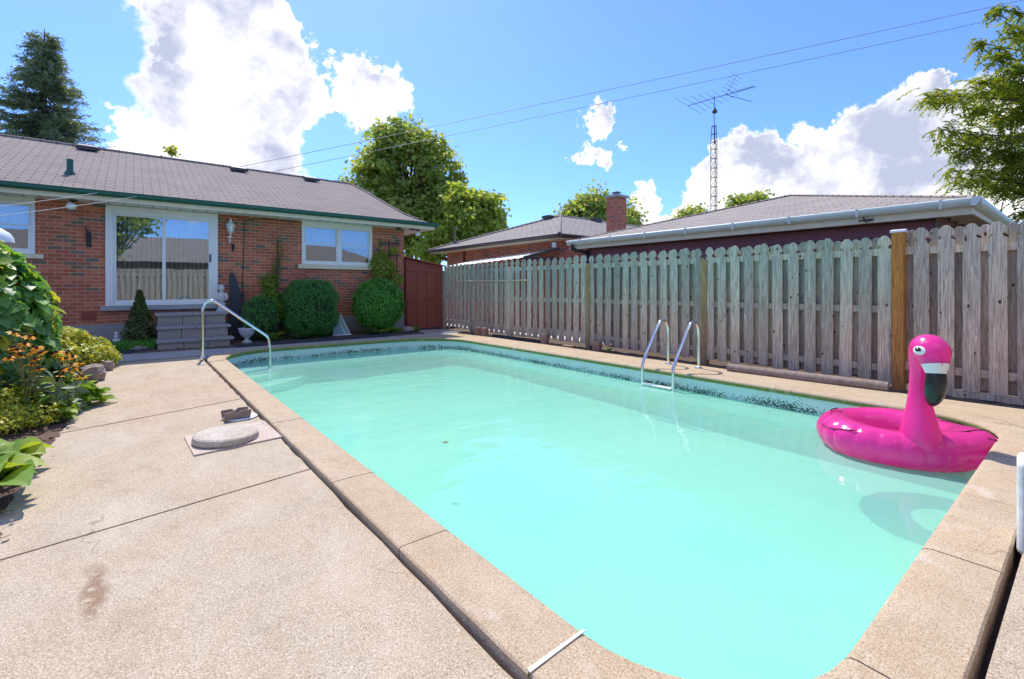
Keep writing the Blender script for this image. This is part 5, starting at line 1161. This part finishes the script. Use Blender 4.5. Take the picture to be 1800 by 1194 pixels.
# spruce
def spruce(x, d, ytop, label, rmax_px, ybot=330):
    bs = PD(x, 507, d); base = Vector((bs.x, bs.y, -.1)); t = thing('spruce_tree', label, 'tree', base); ztop = CAMH + (507 - ytop) / 830 * d + .1; H = ztop
    mb = MB(); mb.tube([(0, 0, 0), (0, 0, H * .5), (0, 0, H)], [.24, .15, .015], 8)
    P = []; M = []; zz = H * .38
    while zz < H - .15:
        f = (H - zz) / (H * .62); L0 = .25 + rmax_px / 830 * d * (f ** 1.15); nb_ = int(9 + 8 * f)
        for k in range(nb_):
            a = random.uniform(0, 2 * math.pi); L = L0 * random.uniform(.62, 1.12); dr = Vector((math.cos(a), math.sin(a), 0)); z0 = zz + random.uniform(-.15, .15)
            pts = [Vector((0, 0, z0)) + dr * (L * s) + Vector((0, 0, -L * .26 * math.sin(s * 1.9) + L * .10 * s * s * s)) for s in (0, .25, .5, .75, 1)]
            mb.tube(pts, [.028 * L, .022 * L, .016 * L, .010, .004], 4)
            ns = int(10 + L * 17)
            for q in range(ns):
                s = random.uniform(.12, 1.0); i = min(3, int(s * 4)); p = pts[i].lerp(pts[i + 1], s * 4 - i); side = dr.cross(Vector((0, 0, 1))) * random.choice((-1, 1))
                dd_ = (dr * random.uniform(.3, 1.0) + side * random.uniform(.2, 1.1) * (1.15 - s) + Vector((0, 0, random.uniform(-.75, .1)))).normalized(); tl = random.uniform(.18, .42) * (1.25 - s * .4)
                for w_ in range(9):
                    P.append((p + dd_ * tl * (w_ / 8.) + Vector([random.gauss(0, .012) for _ in range(3)]))[:]); x_ = (dd_ + Vector([random.gauss(0, .5) for _ in range(3)])).normalized(); n_ = x_.cross(Vector([random.gauss(0, 1) for _ in range(3)])).normalized(); y_ = n_.cross(x_); M.append(np.array([x_, y_ * .55, n_]).T * random.uniform(.08, .13))
        zz += random.uniform(.17, .25)
    inst('crown', *LEAFQ, np.array(P), np.array(M), 'needle', t); mb.build('trunk', 'bark', t)
spruce(78, 19., 52, 'tall dark spruce behind the left end of the house roof', 128)
# honey locust at right: long reaching boughs with feathery leaflets
def locust():
    d = 12.5; bs = PD(1990, 507, d); base = Vector((bs.x, bs.y, -.1)); t = thing('locust_tree', 'feathery green locust tree reaching in at the right edge', 'tree', base)
    mb = MB(); mb.tube(smooth_path([(0, 0, 0), (.1, 0, 2.5), (-.1, .1, 5), (.1, 0, 8.5)], 4), [.24 - .014 * i for i in range(13)], 10); P = []; M = []
    tips = [(1640, 165, 1.0), (1625, 168, .9), (1655, 250, .9), (1645, 225, .7), (1680, 320, 1.1), (1720, 75, .7), (1745, 15, .7), (1715, 140, 1.1), (1700, 190, 1.1), (1690, 270, 1.1), (1750, 330, 1.2), (1740, 210, 1.2), (1770, 120, 1.2), (1790, 60, 1.2), (1760, 270, 1.2), (1790, 370, .8), (1800, 180, 1.2), (1780, 240, 1.2), (1820, 20, 1.), (1850, 100, 1.2), (1860, 250, 1.2), (1840, 330, 1.2), (1730, 300, 1.), (1765, 40, .8), (1700, 235, .9), (1670, 300, .7), (1790, 290, 1.), (1760, 160, 1.), (1820, 400, .9), (1740, 100, .8)]
    for (x, y, L) in tips:
        p = PD(x, y, d + random.uniform(-1.0, .9)) - base; s0 = Vector((0, 0, max(2.2, p.z - random.uniform(.2, 1.2)))); mid = s0.lerp(p, .55) + Vector((0, 0, .12)); path = smooth_path([s0, mid, p], 5); mb.tube(path, [.05 - .0042 * i for i in range(len(path))], 5)
        for q in range(int(74 * L)):
            s = 1 - random.random() ** 1.3 * .55; k = min(len(path) - 2, int(s * (len(path) - 1))); c = path[k].lerp(path[k + 1], s * (len(path) - 1) - k); 
            dr = Vector((random.gauss(0, 1), random.gauss(0, 1), random.gauss(-.15, .3))).normalized(); tl = random.uniform(.2, .5) * min(1, L)
            c = c + Vector((random.gauss(0, .12), random.gauss(0, .12), random.gauss(0, .07)))
            for w_ in range(11):
                u_ = w_ / 10; b_ = c + dr * tl * u_ + Vector((0, 0, -.18 * u_ * u_))
                for sd_ in (-1, 1):
                    x_ = (dr.cross(Vector((0, 0, 1))) * sd_ + dr * .5 + Vector((0, 0, -.45)) + Vector([random.gauss(0, .2) for _ in range(3)])).normalized(); n_ = x_.cross(dr).normalized(); y_ = n_.cross(x_); P.append(b_[:]); M.append(np.array([x_, y_ * .75, n_]).T * random.uniform(.07, .115))
    inst('crown', *LEAFQ, np.array(P), np.array(M), 'leaf_locust', t); mb.build('trunk', 'bark', t)
locust()

# ================================================================== BEHIND THE CAMERA (seen mirrored in the patio door)
ORG3 = (1.5, -2.3, 0)
bf = thing('back_fence', 'sunlit board fence mirrored in the patio door glass', 'fence', ORG3)
mb = MB(); mb2 = MB(); x = -3.5
while x < 7.5:
    for yo, xo, M_ in ((.03, 0, mb), (-.05, .11, mb2)):
        M_.extr([(x + xo + q - ORG3[0], yo, z) for q, z in picket_pts(.14, .05, 2.2 + random.uniform(-.01, .01))], (0, .018, 0))
    x += .22
tag(mb.build('picket_run', 'picket_sun', bf), None, None, None, 'stuff'); tag(mb2.build('picket_run', 'picket_sun', bf), None, None, None, 'stuff')
mb = MB(); mb.box((-5, -.03, .2), (6, .028, .3)); mb.box((-5, -.03, 1.85), (6, .028, 1.95)); mb.build('rail', 'picket_sun', bf)
rh = thing('rear_house', 'grey roofed bungalow mirrored in the patio door glass', 'house', (1.5, -9, 0))
mb = MB(); mb.box((-14, -6, 0), (14, -.0, 2.9)); mb.build('wall', 'brick', rh); mb = MB(); mb.face([(-15, .7, 2.8), (15, .7, 2.8), (11, -3.5, 4.6), (-11, -3.5, 4.6)][::-1], ud=(1, 0, 0)); mb.face([(-15, -7, 2.8), (-15, .7, 2.8), (-11, -3.5, 4.6)], ud=(0, 1, 0)); mb.face([(15, .7, 2.8), (15, -7, 2.8), (11, -3.5, 4.6)], ud=(0, 1, 0)); mb.face([(15, -7, 2.8), (-15, -7, 2.8), (-11, -3.5, 4.6), (11, -3.5, 4.6)], ud=(1, 0, 0)); mb.build('roof', 'shingle_neighbour', rh)
tree('garden_tree', 'leafy tree mirrored in the left half of the patio door', (-.9, -5.0, -.1), [((-.6, -5.0, 4.6), (1.3, 1.0, 1.1)), ((-1.6, -5., 3.4), (1.0, 1.0, 1.2)), ((.3, -5., 5.4), (.8, .8, .8)), ((-1.2, -5., 5.8), (1.2, 1.2, 1.0))], 150, 55, .16, 'leaf_green', MAPLE, .14, clus=.28)
